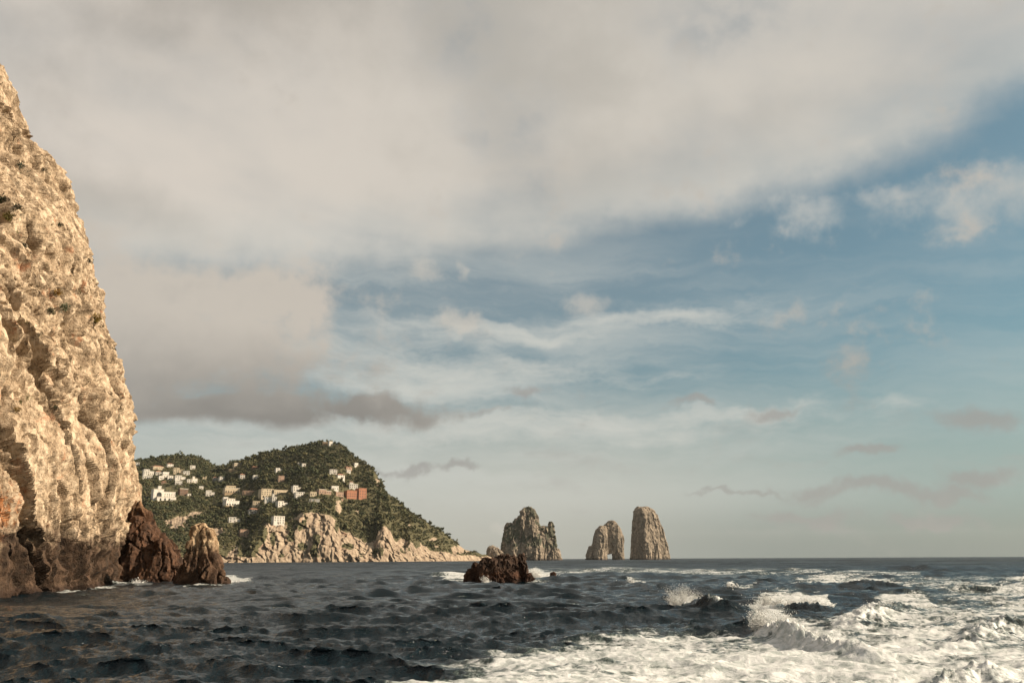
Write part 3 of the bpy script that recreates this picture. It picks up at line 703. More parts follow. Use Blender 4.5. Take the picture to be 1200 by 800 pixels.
def build_headland():
    nc = 620; cx = np.linspace(60, 580, nc)
    jit = perlin(np.column_stack([cx / 6.0, cx * 0, cx * 0])) * 2.2 + perlin(np.column_stack([cx / 2.4, cx * 0 + 5, cx * 0])) * 1.2
    ys = _ip(SHORE_Y, cx); dp = _ip(DEPTH, cx); yr = ys + dp
    skz = px_z(cx, _ip(SKY_LINE, cx) + 1.2, yr)
    ctd = ys + np.minimum(38, dp * 0.35); ctz = px_z(cx, _ip(CLIFF_TOP, cx) + jit * np.clip(dp / 120, 0.1, 1), ctd)
    ctz = np.minimum(ctz, skz * 0.9)
    rows = []; veg = []; par = []
    for t in np.linspace(0, 1, 62):          # sea bed up the cliff
        z = -4 + (ctz + 4) * t; y = ys + (ctd - ys) * (t ** 1.8 * 0.75 + t * 0.25)
        rows.append((y, z)); veg.append(np.full(nc, -1.0) if t < 0.985 else np.full(nc, 0.5)); par.append(t)
    for t in np.linspace(0, 1, 125)[1:]:     # slope to the ridge
        y = ctd + (yr - ctd) * t; z = ctz + (skz - ctz) * (0.86 * t + 0.14 * math.sin(t * math.pi / 2) ** 1.0)
        rows.append((y, z)); veg.append(np.full(nc, 1.0)); par.append(1 + t)
    for t in np.linspace(0, 1, 14)[1:]:      # the far side falls away
        y = yr + t * 320; z = skz - (skz + 6) * t ** 1.6; rows.append((y, z)); veg.append(np.full(nc, 1.0)); par.append(2 + t)
    nr = len(rows)
    az = np.array([dir_az(x) for x in cx])
    Y = np.array([r[0] for r in rows]).ravel(); Z = np.array([r[1] for r in rows]).ravel(); VG = np.array(veg).ravel()
    PR = np.repeat(np.array(par), nc)
    cxx = np.tile(cx, nr); V = np.column_stack([np.tile(az, nr) * Y, Y, Z])
    small = np.clip(np.tile(dp, nr) / 150, 0.28, 1)
    # ribs and gullies
    g = ridged(np.column_stack([V[:, 0] / 34, V[:, 1] / 120, V[:, 2] / 160]) + fbm(V / 50, 2)[:, None] * 0.22, 4)
    gl = ridged(np.column_stack([V[:, 0] / 90, V[:, 1] / 200, V[:, 2] / 300]) + 7.7, 2)
    f1, f2, hid, tl = cells(V / np.array([11, 11, 46.0]) + fbm(V / 9, 2)[:, None] * 0.3)
    d = g * 9 + gl * 10 + (hid - 0.5) * 3 + tl * 3 + ridged(np.column_stack([V[:, 0] / 9, V[:, 1] / 30, V[:, 2] / 70]) + fbm(V / 20, 2)[:, None] * 0.3, 3) * 2.6 - np.exp(-((f2 - f1) / 0.1) ** 2) * 2.2 + fbm(V / 7, 3) * 2.0
    cl = np.clip(1.25 - np.abs(PR - 0.6) * 1.2, 0, 1)
    V[:, 1] -= d * cl * small * 1.25
    up = np.clip(PR - 1, 0, 1) * np.clip((2.0 - PR) * 4, 0, 1)
    V[:, 2] += up * (fbm(V / 45, 4) * 7 + g * 2.5) * small + np.clip(PR - 0.95, 0, 0.05) * 20 * fbm(V / 12, 3) * 1.2 * small
    tip = np.clip((np.tile(cx, nr) - 490) / 50, 0, 1) * np.clip(V[:, 2] / 4, 0, 1)
    V[:, 2] += tip * ((hid - 0.5) * 3.0 + fbm(V / 9, 3) * 2.2) * np.clip(1.4 - PR * 0.5, 0.3, 1)
    # bare and green patches: a slow noise, with places known from the photograph
    px, py = project(V)
    n1 = fbm(np.column_stack([V[:, 0] / 22, V[:, 1] / 60, V[:, 2] / 30]), 4)
    vg = VG.copy()
    on = np.where((PR > 1), 1.0, 0.0)
    vg = np.where(PR <= 1, np.where(n1 > 0.28, 0.8, 0.0), 1.0)
    low = (px < 300) & (PR <= 1); vg = np.where(low & (n1 > -0.05), 0.8, vg)
    def spot(x, y, rx, ry): return np.exp(-(((px - x) / rx) ** 2 + ((py - y) / ry) ** 2))
    bare = np.zeros(len(V))
    for s in [(442, 566, 5, 9), (397, 596, 4, 7), (212, 612, 18, 12), (228, 600, 14, 10), (252, 618, 12, 12), (418, 600, 4, 5), (470, 634, 6, 6), (505, 632, 5, 5), (545, 645, 22, 7), (381, 519, 3, 2), (479, 616, 4, 2.4), (352, 606, 6, 5), (512, 640, 9, 4)]:
        bare = np.maximum(bare, spot(*s))
    vg = np.where(bare + n1 * 0.75 > 0.72, 0.0, vg)
    green = np.zeros(len(V))
    for s in [(354, 640, 9, 8), (320, 632, 5, 12), (302, 632, 8, 12), (342, 626, 4, 10), (407, 640, 10, 6), (404, 615, 6, 12), (433, 628, 9, 14), (520, 637, 12, 6), (470, 622, 9, 8), (395, 617, 4, 9), (270, 632, 14, 8), (500, 625, 10, 10)]:
        green = np.maximum(green, spot(*s))
    vg = np.where(green + n1 * 0.35 > 0.55, 0.95, vg)
    vg = np.where((V[:, 2] < 6), 0, vg)
    me = np_mesh('headland', V, grid_faces(nr, nc)[:, ::1]); add_attr(me, 'veg', vg)
    return me, V, vg, PR, nr, nc
head_mat = rock_mat('headland_limestone', lin(160, 144, 124), lin(130, 113, 96), lin(82, 71, 60), 7.0, veg=True, bump=0.35, rust=0.3)
head_me, HV, HVEG, HPR, HNR, HNC = build_headland()
headland = link('headland', head_me, head_mat)
tag(headland, 'wooded headland falling in pale cliffs to the sea', kind='structure')
head_bvh = BVHTree.FromPolygons([tuple(v) for v in HV], [tuple(f) for f in grid_faces(HNR, HNC)])
def cast(bvh, x, y):
    d = Vector(pxdir(x, y)).normalized(); h = bvh.ray_cast(Vector(CAM), d); return h[0], h[1]

# ------------------------------------------------------------------ woods on the headland
def leaf_crown(rng, nclump, flat):
    """a crown of small leaf clumps round a few inner lumps, unit radius"""
    V, F = [], []
    nl = 3 + rng.integers(0, 2)
    lob = rng.normal(size=(nl, 3)) * np.array([0.42, 0.42, 0.26 * flat])
    for k in range(nclump):
        c = lob[rng.integers(nl)]; d = rng.normal(size=3); d /= np.linalg.norm(d)
        p = c + d * rng.uniform(0.30, 0.52) * np.array([1, 1, flat])
        s = rng.uniform(0.16, 0.34); t = np.cross(d, rng.normal(size=3)); t /= np.linalg.norm(t) + 1e-6; u = np.cross(d, t) + d * rng.uniform(-.5, .5)
        b = len(V); V += [p - t * s, p + u * s * 0.8, p + t * s, p - u * s * 0.8 + d * s * 0.35]
        F += [(b, b + 1, b + 2), (b, b + 2, b + 3)]
    for c in lob:                            # dense inside
        b = len(V); r = 0.36
        for q in ((1, 0, 0), (-1, 0, 0), (0, 1, 0), (0, -1, 0), (0, 0, flat), (0, 0, -flat)): V.append(c + np.array(q) * r * rng.uniform(0.8, 1.25))
        F += [tuple(b + k for k in t) for t in ((0, 2, 4), (2, 1, 4), (1, 3, 4), (3, 0, 4), (2, 0, 5), (1, 2, 5), (3, 1, 5), (0, 3, 5))]
    return np.array(V), np.array(F)
def foliage_mat(name, a, b, c):
    m, n, p, P = new_mat(name)
    k = n.noise(P, 0.13, 2.0); k2 = n.noise(P, 0.5, 3.0); k3 = n.noise(P, 0.015, 3.0)
    col = n.mix(n.step(k2, 0.35, 0.65), a, b); col = n.mix(n.step(k * 0.6 + k3 * 0.4, 0.46, 0.60), col, c); col = n.mix(n.step(k, 0.46, 0.36) * 0.4, col, tuple(q * 0.6 for q in a))
    n.link(col, p.inputs['Base Color']); p.inputs['Roughness'].default_value = 0.85; p.inputs['Specular IOR Level'].default_value = 0.2
    return m
wood_mat = foliage_mat('wood_foliage', lin(52, 57, 39), lin(76, 79, 54), lin(92, 87, 60))

HOUSES = []   # filled in below: (x0, x1, ytop, ybot, ...)

# x0, x1, top, foot in photograph pixels; kind; colour; name; label
HOUSES = [
 (158, 163, 541, 545.5, 'flat', 'white', 'house', 'tiny white house half hidden by the cliff, highest at the left edge of the village'),
 (168, 180, 549, 556, 'wing', 'white', 'house', 'long white house with a wing, leftmost large house below the left hilltop'),
 (167, 178, 556.6, 560.5, 'flat', 'white', 'house', 'low white house directly below the leftmost long white house'),
 (179, 192, 545, 549.3, 'tile', 'cream', 'house', 'long low cream house among trees high on the left hill'),
 (196, 203, 542, 546.5, 'tile', 'white', 'house', 'small pale house standing highest on the left hill'),
 (182, 189.5, 551, 555.5, 'tile', 'grey', 'house', 'grey roofed house right of the leftmost long white house'),
 (190.3, 197.5, 552, 559, 'flat', 'white', 'house', 'tall white house left of the wide cream house in the village'),
 (203, 214, 547, 554.5, 'wing', 'cream', 'house', 'wide cream house with a wing in the heart of the left village'),
 (214.7, 222, 551, 555.8, 'flat', 'white', 'house', 'white house touching the right end of the wide cream house'),
 (222.5, 228.5, 544.5, 549.6, 'flat', 'white', 'house', 'bright white cube house alone near the right skyline of the left hill'),
 (186, 192, 556.8, 561, 'flat', 'white', 'house', 'small white house at the foot of the tall white village house'),
 (196, 202.5, 556.4, 561.8, 'flat', 'white', 'house', 'small white house left of the broad white house below the cream one'),
 (205, 217, 556.3, 561.8, 'wing', 'white', 'house', 'broad white house straight below the wide cream house'),
 (205, 213, 562.8, 567.6, 'flat', 'white', 'house', 'white house on the lowest row of the left village, above the arched villa'),
 (219, 224.2, 560.5, 565.4, 'flat', 'white', 'house', 'low white cube, left one of a pair right of the village'),
 (225, 231, 557.5, 565, 'tower', 'white', 'house', 'white house with a raised block, right one of a pair right of the village'),
 (237, 241.6, 557, 560.4, 'flat', 'cream', 'house', 'tiny pale house below the saddle between the two hills'),
 (189, 194.5, 563, 566.4, 'tile', 'pink', 'house', 'tiny pinkish house just above the arched white villa'),
 (179, 205, 568, 585, 'arched', 'white', 'villa', 'large bright white villa with a big round arch and terraces beside the cliff'),
 (210, 220, 571.5, 579.6, 'flat', 'brown', 'house', 'brown house right of the large arched white villa'),
 (219.5, 223.5, 577.8, 580.8, 'flat', 'white', 'house', 'tiny white hut at the right foot of the brown house'),
 (241, 251, 573.5, 581, 'wing', 'white', 'house', 'bright white house with a low annex left of the arcaded villa'),
 (233, 238, 569, 572.4, 'flat', 'white', 'house', 'tiny white house above the bright white one with the annex'),
 (249, 255, 558, 563, 'tile', 'grey', 'house', 'greyish house, left one of a pair on the slope below the saddle'),
 (257, 262.6, 557.8, 563, 'flat', 'white', 'house', 'pale house, right one of a pair on the slope below the saddle'),
 (274, 282.5, 541.8, 546.8, 'flat', 'cream', 'house', 'pale house with a long roof under the skyline left of the main hill'),
 (268, 280, 549, 552, 'terrace', 'cream', 'terrace_wall', 'long pale terrace wall below the house with the long roof'),
 (295, 302, 545.4, 549.2, 'tile', 'brown', 'house', 'brown roofed house in the trees high on the main hill'),
 (281, 287, 554.3, 560, 'tile', 'grey', 'house', 'grey white house with a pitched roof in the middle of the wooded slope'),
 (296.5, 303, 556, 560.6, 'flat', 'white', 'house', 'white house alone right of the grey one with the pitched roof'),
 (323, 331, 547.5, 552.6, 'wing', 'white', 'house', 'white house with an annex standing alone high in the wood'),
 (326, 333, 556.5, 564, 'flat', 'pink', 'house', 'tall pinkish white house in the wood below the lone one with the annex'),
 (349, 353.3, 541.3, 544, 'flat', 'white', 'house', 'tiny white house, left one of the pair highest on the main hill'),
 (353.8, 358.6, 542.3, 546, 'flat', 'white', 'house', 'tiny white house, right one of the pair highest on the main hill'),
 (263, 281, 568, 577.6, 'arcade', 'cream', 'villa', 'wide cream villa with an arcade of dark openings across its front'),
 (305, 337, 572, 581, 'long', 'cream', 'hotel', 'longest cream building on the slope with two flat roofed blocks'),
 (284, 303, 574, 579.6, 'terrace', 'pink', 'terrace_wall', 'long pinkish terrace wall between the cream villa and the longest building'),
 (310, 317.8, 581.3, 588, 'flat', 'white', 'house', 'white house just under the left block of the longest building'),
 (318.5, 324, 577.5, 588, 'tower', 'white', 'house', 'narrow tall white house under the middle of the longest building'),
 (296, 304, 586, 593, 'flat', 'cream', 'house', 'cream house left of the white houses under the longest building'),
 (325, 338, 586, 593, 'wing', 'white', 'house', 'white house with a wing below the right end of the longest building'),
 (343, 354, 568, 575, 'wing', 'white', 'house', 'white house with dark windows right of the longest building'),
 (346, 357, 575.8, 581.6, 'flat', 'white', 'house', 'white house directly below the one right of the longest building'),
 (264, 280.5, 583, 592.6, 'arcade', 'white', 'villa', 'pale villa with dark arches below the wide cream arcaded villa'),
 (292, 303, 595, 601, 'tile', 'grey', 'house', 'grey white house with a pitched roof below the cream house'),
 (261.5, 267, 581.6, 585.6, 'flat', 'white', 'house', 'tiny white house at the left corner of the lower arched villa'),
 (268, 281, 605, 611.6, 'wing', 'white', 'house', 'white house low on the left slope above the pinnacle rock'),
 (320, 333.5, 603.5, 613.6, 'flat', 'white', 'house', 'white two storey house standing on the edge of the sea cliff'),
 (281, 291, 619.5, 628, 'flat', 'pink', 'house', 'pinkish house, the lowest of all, on a spur near the sea'),
 (386, 395, 549, 554.6, 'flat', 'white', 'house', 'bright white house on the upper right of the main hill'),
 (395, 404.5, 554.5, 560.2, 'tile', 'white', 'house', 'white house with a pitched roof stepping below the bright white one'),
 (406, 411, 550.2, 553.4, 'flat', 'white', 'house', 'tiny white house below the red roofed house near the right skyline'),
 (405, 413, 545.5, 549.8, 'tile', 'pink', 'house', 'reddish roofed house near the right skyline of the main hill'),
 (415, 420, 541.5, 546, 'flat', 'white', 'house', 'tiny white house closest to the right skyline of the main hill'),
 (409, 419.5, 563.5, 572, 'tower', 'white', 'house', 'white house with a small turret standing above the orange building'),
 (405, 430, 570.5, 584, 'orange', 'orange', 'villa', 'large orange building with rows of dark windows on the right shoulder'),
 (388, 397, 568.5, 573.6, 'flat', 'white', 'house', 'low white house left of the turreted house above the orange building'),
 (373, 389, 572.5, 578, 'wing', 'pink', 'house', 'long pinkish house in trees left of the orange building'),
 (393, 403, 575.8, 581, 'flat', 'pink', 'house', 'pinkish beige house touching the left side of the orange building'),
 (363, 371, 575.5, 580.2, 'flat', 'cream', 'house', 'cream house left of the long pinkish house'),
 (362, 374.5, 583.7, 587.4, 'terrace', 'white', 'terrace_wall', 'pale retaining wall below the cream house left of the orange building'),
 (385.5, 390, 516.2, 521.5, 'flat', 'white', 'house', 'small white house on the very summit of the main hill'),
 (378, 383.5, 516.8, 521.5, 'terrace', 'cream', 'ruined_wall', 'pale stone wall on the summit left of the small white house'),
]

def scatter_wood():
    rng = np.random.default_rng(12)
    protos = [leaf_crown(rng, 20, rng.uniform(0.75, 1.1)) for _ in range(14)]
    q = grid_faces(HNR, HNC)
    A, B, C, D_ = (HV[q[:, k]] for k in range(4))
    area = np.linalg.norm(np.cross(C - A, D_ - B), axis=1) / 2
    pr = HPR[q[:, 0]]; vg = HVEG[q].mean(1)
    sx, sy = project((A + C) / 2)
    ok = (vg > 0.55) & (pr < 2.06) & (sx > 140) & (sx < 560)
    wgt = np.where(ok, area * np.where(pr < 1.0, 0.8, 1.0), 0)
    nT = 11500
    idx = rng.choice(len(q), nT, p=wgt / wgt.sum())
    u, v = rng.random(nT)[:, None], rng.random(nT)[:, None]
    P = A[idx] * (1 - u) * (1 - v) + B[idx] * u * (1 - v) + C[idx] * u * v + D_[idx] * (1 - u) * v
    onclf = pr[idx] < 1.0
    rad = np.exp(rng.normal(math.log(2.35), 0.36, nT)) * np.where(onclf, 0.62, 1.0)
    rad *= np.clip(0.5 + (560 - sx[idx]) / 160, 0.45, 1)
    keep = np.ones(nT, bool); px, py = project(P + np.column_stack([0 * rad, 0 * rad, rad * 1.0]))
    rp = rad * FPX / P[:, 1]
    for hs in HOUSES:
        x0, x1, y0, y1 = hs[:4]
        keep &= ~((px > x0 - rp * 0.75) & (px < x1 + rp * 0.75) & (py > y0 - rp * 0.1) & (py < y1 + rp * 0.30))
    Vs, Fs, o = [], [], 0
    for k in np.where(keep)[0]:
        V, F = protos[rng.integers(14)]; a = rng.uniform(0, 6.28); ca, sa = math.cos(a), math.sin(a); r = rad[k]
        W = np.column_stack([V[:, 0] * ca - V[:, 1] * sa, V[:, 0] * sa + V[:, 1] * ca, V[:, 2] * rng.uniform(0.8, 1.15)]) * r
        W += P[k] + (0, 0, r * 0.72); Vs.append(W); Fs.append(F + o); o += len(V)
    return np_mesh('wood', np.concatenate(Vs), np.concatenate(Fs), False)
wood = link('wood', scatter_wood(), wood_mat)
tag(wood, 'dense green maquis and pine wood covering the headland slopes', 'wood', kind='stuff')

# ------------------------------------------------------------------ houses
PLASTER = {k: plain('plaster_' + k, lin(*c), 0.85, 0.18, 0.35) for k, c in dict(white=(204, 197, 186), cream=(182, 166, 140), pink=(160, 132, 112), brown=(104, 80, 64), orange=(160, 108, 82), grey=(160, 155, 146)).items()}
tile_mat = plain('roof_tiles', lin(140, 100, 78), 0.85, 0.3, 0.8); slab_mat = plain('roof_slab', lin(196, 186, 170), 0.85, 0.2, 0.4)
pane_shade_mat = plain('dark_pane_arch_shade', lin(48, 48, 46), 0.35, 0.2, 0.5); door_mat = plain('brown_door', lin(82, 62, 48), 0.7, 0.2, 1.0); stone_mat = plain('terrace_stone', lin(156, 134, 108), 0.9, 0.3, 0.5)
def _arch_mesh(wd, ht):
    pts = [(-wd / 2, 0)] + [(-wd / 2 * math.cos(t), ht - wd / 2 + wd / 2 * math.sin(t)) for t in np.linspace(0, math.pi, 9)] + [(wd / 2, 0)]
    mb = MB(); mb.ring([[(x, 0.3, z) for x, z in pts], [(x, -0.07, z) for x, z in pts]]); return mb.mesh('arch')
WIN = MB().box(-0.55, 0.55, -0.06, 0.3, 0, 1.5).mesh('window'); WIN.materials.append(pane_shade_mat)
FRAME = MB().box(-0.7, 0.7, -0.14, 0.2, -0.16, -0.02).mesh('sill'); FRAME.materials.append(slab_mat)
DOOR = MB().box(-0.6, 0.6, -0.06, 0.3, 0, 2.2).mesh('door'); DOOR.materials.append(door_mat)
ARCH = _arch_mesh(2.2, 3.0); ARCH.materials.append(pane_shade_mat); BIGARCH = _arch_mesh(6.6, 7.4); BIGARCH.materials.append(pane_shade_mat)  # arch openings are solid panels, their inner shade painted in the dark colour
def put(name, me, parent, x, y, z):
    o = link(name, me, None, parent); o.location = (x, y, z); return o
def block(root, name, x0, x1, y0, y1, z0, z1, mat, roof='flat', rng=random):
    MB().box(x0, x1, y0, y1, z0, z1).build(name, mat, root)
    if roof == 'flat':
        MB().box(x0 - 0.25, x1 + 0.25, y0 - 0.25, y1 + 0.25, z1, z1 + 0.3).box(x0 - 0.25, x1 + 0.25, y0 - 0.25, y0 + 0.05, z1 + 0.3, z1 + 0.7).build('roof', slab_mat if rng.random() < 0.5 else mat, root)
    else:
        h = min(2.0, 0.28 * (y1 - y0)); ym = (y0 + y1) / 2; e = min((x1 - x0) * 0.25, (y1 - y0) / 2)
        mb = MB(); mb.v = [(x0 - .4, y0 - .4, z1), (x1 + .4, y0 - .4, z1), (x1 + .4, y1 + .4, z1), (x0 - .4, y1 + .4, z1), (x0 + e, ym, z1 + h), (x1 - e, ym, z1 + h)]
        mb.f = [(0, 3, 2, 1), (0, 1, 5, 4), (1, 2, 5), (2, 3, 4, 5), (3, 0, 4)]; mb.build('roof', tile_mat, root)
def windows(root, x0, x1, y, z0, z1, gap, rng, storey=2.9, prob=0.85):
    ns = max(1, int((z1 - z0 + 0.3) / storey)); n = max(1, int((x1 - x0 - 0.8) / gap))
    for s in range(ns):
        for k in range(n):
            if rng.random() > prob: continue
            o = put('window', WIN, root, x0 + (k + 0.5) * (x1 - x0) / n, y, z0 + s * storey + 0.9)
            put('sill', FRAME, o, 0, 0, 0)
def build_house(spec, i):
    x0, x1, yt, yb, kind, colr, name, label = spec
    rng = random.Random(100 + i)
    P = None
    for dy in (0.0, 1.0, 2.0, 3.0, -1.5):
        P, nrm = cast(head_bvh, (x0 + x1) / 2, yb - 0.2 + dy)
        if P is not None: break
    if P is None: print('no ground for house', i, label); return
    P = P + (Vector(CAM) - P).normalized() * (3.5 if kind != 'terrace' else 2.0)
    depth = P.y; mpp = depth / FPX * 1.03
    yaw = R(rng.uniform(24, 44)); W = (x1 - x0) * mpp / 1.07; H = max(2.6, (yb - yt) * mpp * 0.9 - 0.4); Dp = min(max(5.0, W * 0.6), 11)
    if kind == 'terrace': yaw = R(rng.uniform(10, 20)); Dp = 2.0
    root = empty(name, (P.x, P.y + 1.0, P.z - 0.3), yaw); mat = PLASTER[colr]; a, b = -W / 2, W / 2; lo = -7.0
    if kind in ('flat', 'tile'):
        block(root, 'wall', a, b, 0, Dp, lo, H - (1.1 if kind == 'tile' else 0.4), mat, kind, rng)
        windows(root, a, b, 0, 0, H, 2.6, rng); put('door', DOOR, root, a + W * rng.uniform(.2, .8), 0, -0.1)
    elif kind == 'wing':
        s = a + W * rng.uniform(0.55, 0.68)
        block(root, 'wall', a, s, 0, Dp, lo, H - 0.4, mat, 'flat', rng); block(root, 'wing', s + 0.003, b, 0.8, Dp * 0.9, lo, H * 0.62, mat, 'flat', rng)
        windows(root, a, s, 0, 0, H, 2.7, rng); windows(root, s, b, 0.8, 0, H * 0.6, 2.7, rng); put('door', DOOR, root, s - 1.4, 0, -0.1)
    elif kind == 'tower':
        s = a + W * 0.45
        block(root, 'wall', a, b, 0, Dp, lo, H * 0.62, mat, 'flat', rng); block(root, 'turret', a + 0.3, s, 0.6, Dp * 0.6, H * 0.62 + 0.3, H - 0.3, mat, 'tile' if W > 9 else 'flat', rng)
        windows(root, a, b, 0, 0, H * .62, 2.6, rng); put('door', DOOR, root, b - 1.5, 0, -0.1)
    elif kind == 'terrace':
        MB().box(a, b, 0, Dp, lo, H - 0.2).build('wall', mat if colr != 'cream' else stone_mat, root)
        MB().box(a - 0.1, b + 0.1, -0.15, 0.4, H - 0.2, H + 0.25).build('parapet', PLASTER[colr], root)
        for k in range(int(W / 4.5)): MB().box(a + 2 + k * 4.5, a + 2.7 + k * 4.5, -0.35, 0.0, lo, H - 0.5).build('buttress', stone_mat, root)
    elif kind == 'arcade':
        block(root, 'wall', a, b, 0, Dp, lo, H * 0.66, mat, 'flat', rng); block(root, 'upper_storey', a + W * 0.1, b - W * 0.28, 2.0, Dp, H * 0.66 + 0.3, H - 0.4, mat, 'flat', rng)
        n = max(3, int(W / 3.4))
        for k in range(n): put('arch', ARCH, root, a + (k + 0.5) * W / n, 0, 0.3)
        windows(root, a + W * .1, b - W * .28, 2.0, H * .66, H, 3.0, rng)
        block(root, 'terrace', a - 1, b + 1, -3.0, -0.003, lo, 0.2, stone_mat, 'flat', rng)
    elif kind == 'long':
        s = a + W * 0.47
        block(root, 'wall', a, s, 0, Dp, lo, H - 0.4, mat, 'flat', rng); block(root, 'wing', s + 0.003, b, -2.0, Dp, lo, H * 0.86, mat, 'flat', rng)
        windows(root, a, s, 0, 0.4, H, 2.7, rng); windows(root, s, b, -2.0, 0.2, H * .86, 2.8, rng)
        for k in range(4): put('arch', ARCH, root, a + 3 + k * 4.0, 0, -2.8)
    elif kind == 'arched':
        block(root, 'terrace', a + W * 0.14, b, -4.0, -0.003, lo - 4, H * 0.16, mat, 'flat', rng)
        block(root, 'wall', a, a + W * 0.46, 0, Dp, lo - 2, H * 0.74, mat, 'flat', rng)
        block(root, 'turret', a + W * 0.20, a + W * 0.34, 0.6, 4.5, H * 0.74 + 0.3, H - 0.4, mat, 'flat', rng)
        block(root, 'wing', a + W * 0.46 + 0.003, b, 1.0, Dp, lo - 2, H * 0.56, mat, 'flat', rng)
        put('arch', BIGARCH, root, a + W * 0.26, 0, H * 0.14)
        windows(root, a + W * .48, b, 1.0, H * 0.14, H * .5, 2.7, rng, prob=1.0)
        for k in range(3): put('arch', ARCH, root, a + W * (0.30 + k * 0.2), -4.0, H * 0.16 - 4.2)
    elif kind == 'orange':
        block(root, 'wall', a, a + W * 0.6, 0, Dp, lo - 3, H * 0.72, mat, 'flat', rng); block(root, 'wing', a + W * 0.6 + 0.003, b, -1.6, Dp, lo - 3, H - 0.4, mat, 'flat', rng)
        windows(root, a, a + W * .6, 0, H * 0.10, H * .72, 2.9, rng, 3.4, 1.0); windows(root, a + W * .6, b, -1.6, H * 0.10, H, 2.9, rng, 3.6, 1.0)
        for k in range(4): put('arch', ARCH, root, a + W * (0.08 + k * 0.145), 0, -3.2)
        block(root, 'terrace', a - 2, a + W * 0.58, -3.2, -0.003, lo - 3, -3.4, PLASTER['pink'], 'flat', rng)
    tag(root, label, 'wall' if 'wall' in name else 'building' if name == 'hotel' else name, 'walls on the headland' if 'wall' in name else 'houses on the headland', 'thing')
for i, h in enumerate(HOUSES): build_house(h, i)

# ------------------------------------------------------------------ single pines on the skyline
pine_leaf = foliage_mat('pine_foliage', lin(44, 54, 34), lin(66, 74, 46), lin(80, 82, 54)); bark = plain('pine_bark', lin(96, 78, 62), 0.9, 0.3, 1.0)
def pine(x, y, hpx, flat, label, seed):
    rng = np.random.default_rng(seed); P = None
    for k in range(14):
        P, _n = cast(head_bvh, x, y + k * 0.5)
        if P is not None: break
    if P is None: print('no ground for pine', label); return
    mpp = P.y / FPX; Ht = hpx * mpp; r = Ht * (0.5 if flat < 0.6 else 0.34)
    root = empty('pine_tree', (P.x, P.y, P.z - 0.3))
    rings = []
    for t in np.linspace(0, 1, 6):
        q = 0.32 * (1 - 0.6 * t); off = math.sin(t * 2 + seed) * 0.35
        rings.append([(off + q * math.cos(a), q * math.sin(a), t * Ht * 0.75) for a in np.linspace(0, 2 * math.pi, 7)[:-1]])
    mb = MB(); mb.ring(rings)
    for k in range(4):
        a = k * 1.6 + seed; z0 = Ht * (0.52 + 0.05 * k); e = (math.cos(a) * r * 0.6, math.sin(a) * r * 0.6, z0 + Ht * 0.16)
        mb.ring([[(0.12 * math.cos(b_), 0.12 * math.sin(b_), z0) for b_ in (0, 2.1, 4.2)], [(e[0] + 0.05 * math.cos(b_), e[1] + 0.05 * math.sin(b_), e[2]) for b_ in (0, 2.1, 4.2)]])
    mb.build('trunk', bark, root)
    V, F = leaf_crown(rng, 130, flat); link('crown', np_mesh('crown', V * r + (0, 0, Ht * 0.80), F, False), pine_leaf, root)
    tag(root, label, 'tree', 'single trees on the skyline')
for a in [(387, 521, 6, 0.45, 'flat topped pine leaning over the summit house of the main hill', 1), (396, 522, 5, 0.6, 'small lone pine just right of the summit on the skyline', 2),
          (436.5, 561, 7, 0.8, 'dark rounded tree on top of the bare rock at the right skyline', 3), (492.5, 609, 7, 0.7, 'lone round topped tree standing out on the long right slope', 4),
          (527, 630, 6, 0.6, 'small leaning tree low on the right slope near the tip', 5), (219, 537, 5, 0.8, 'round tree breaking the skyline of the left hill', 6),
          (473, 599, 6, 0.9, 'tall bushy tree at the upper end of the long right slope', 7), (304, 533, 5, 0.8, 'small round tree on the skyline left of the main summit', 8)]: pine(*a)

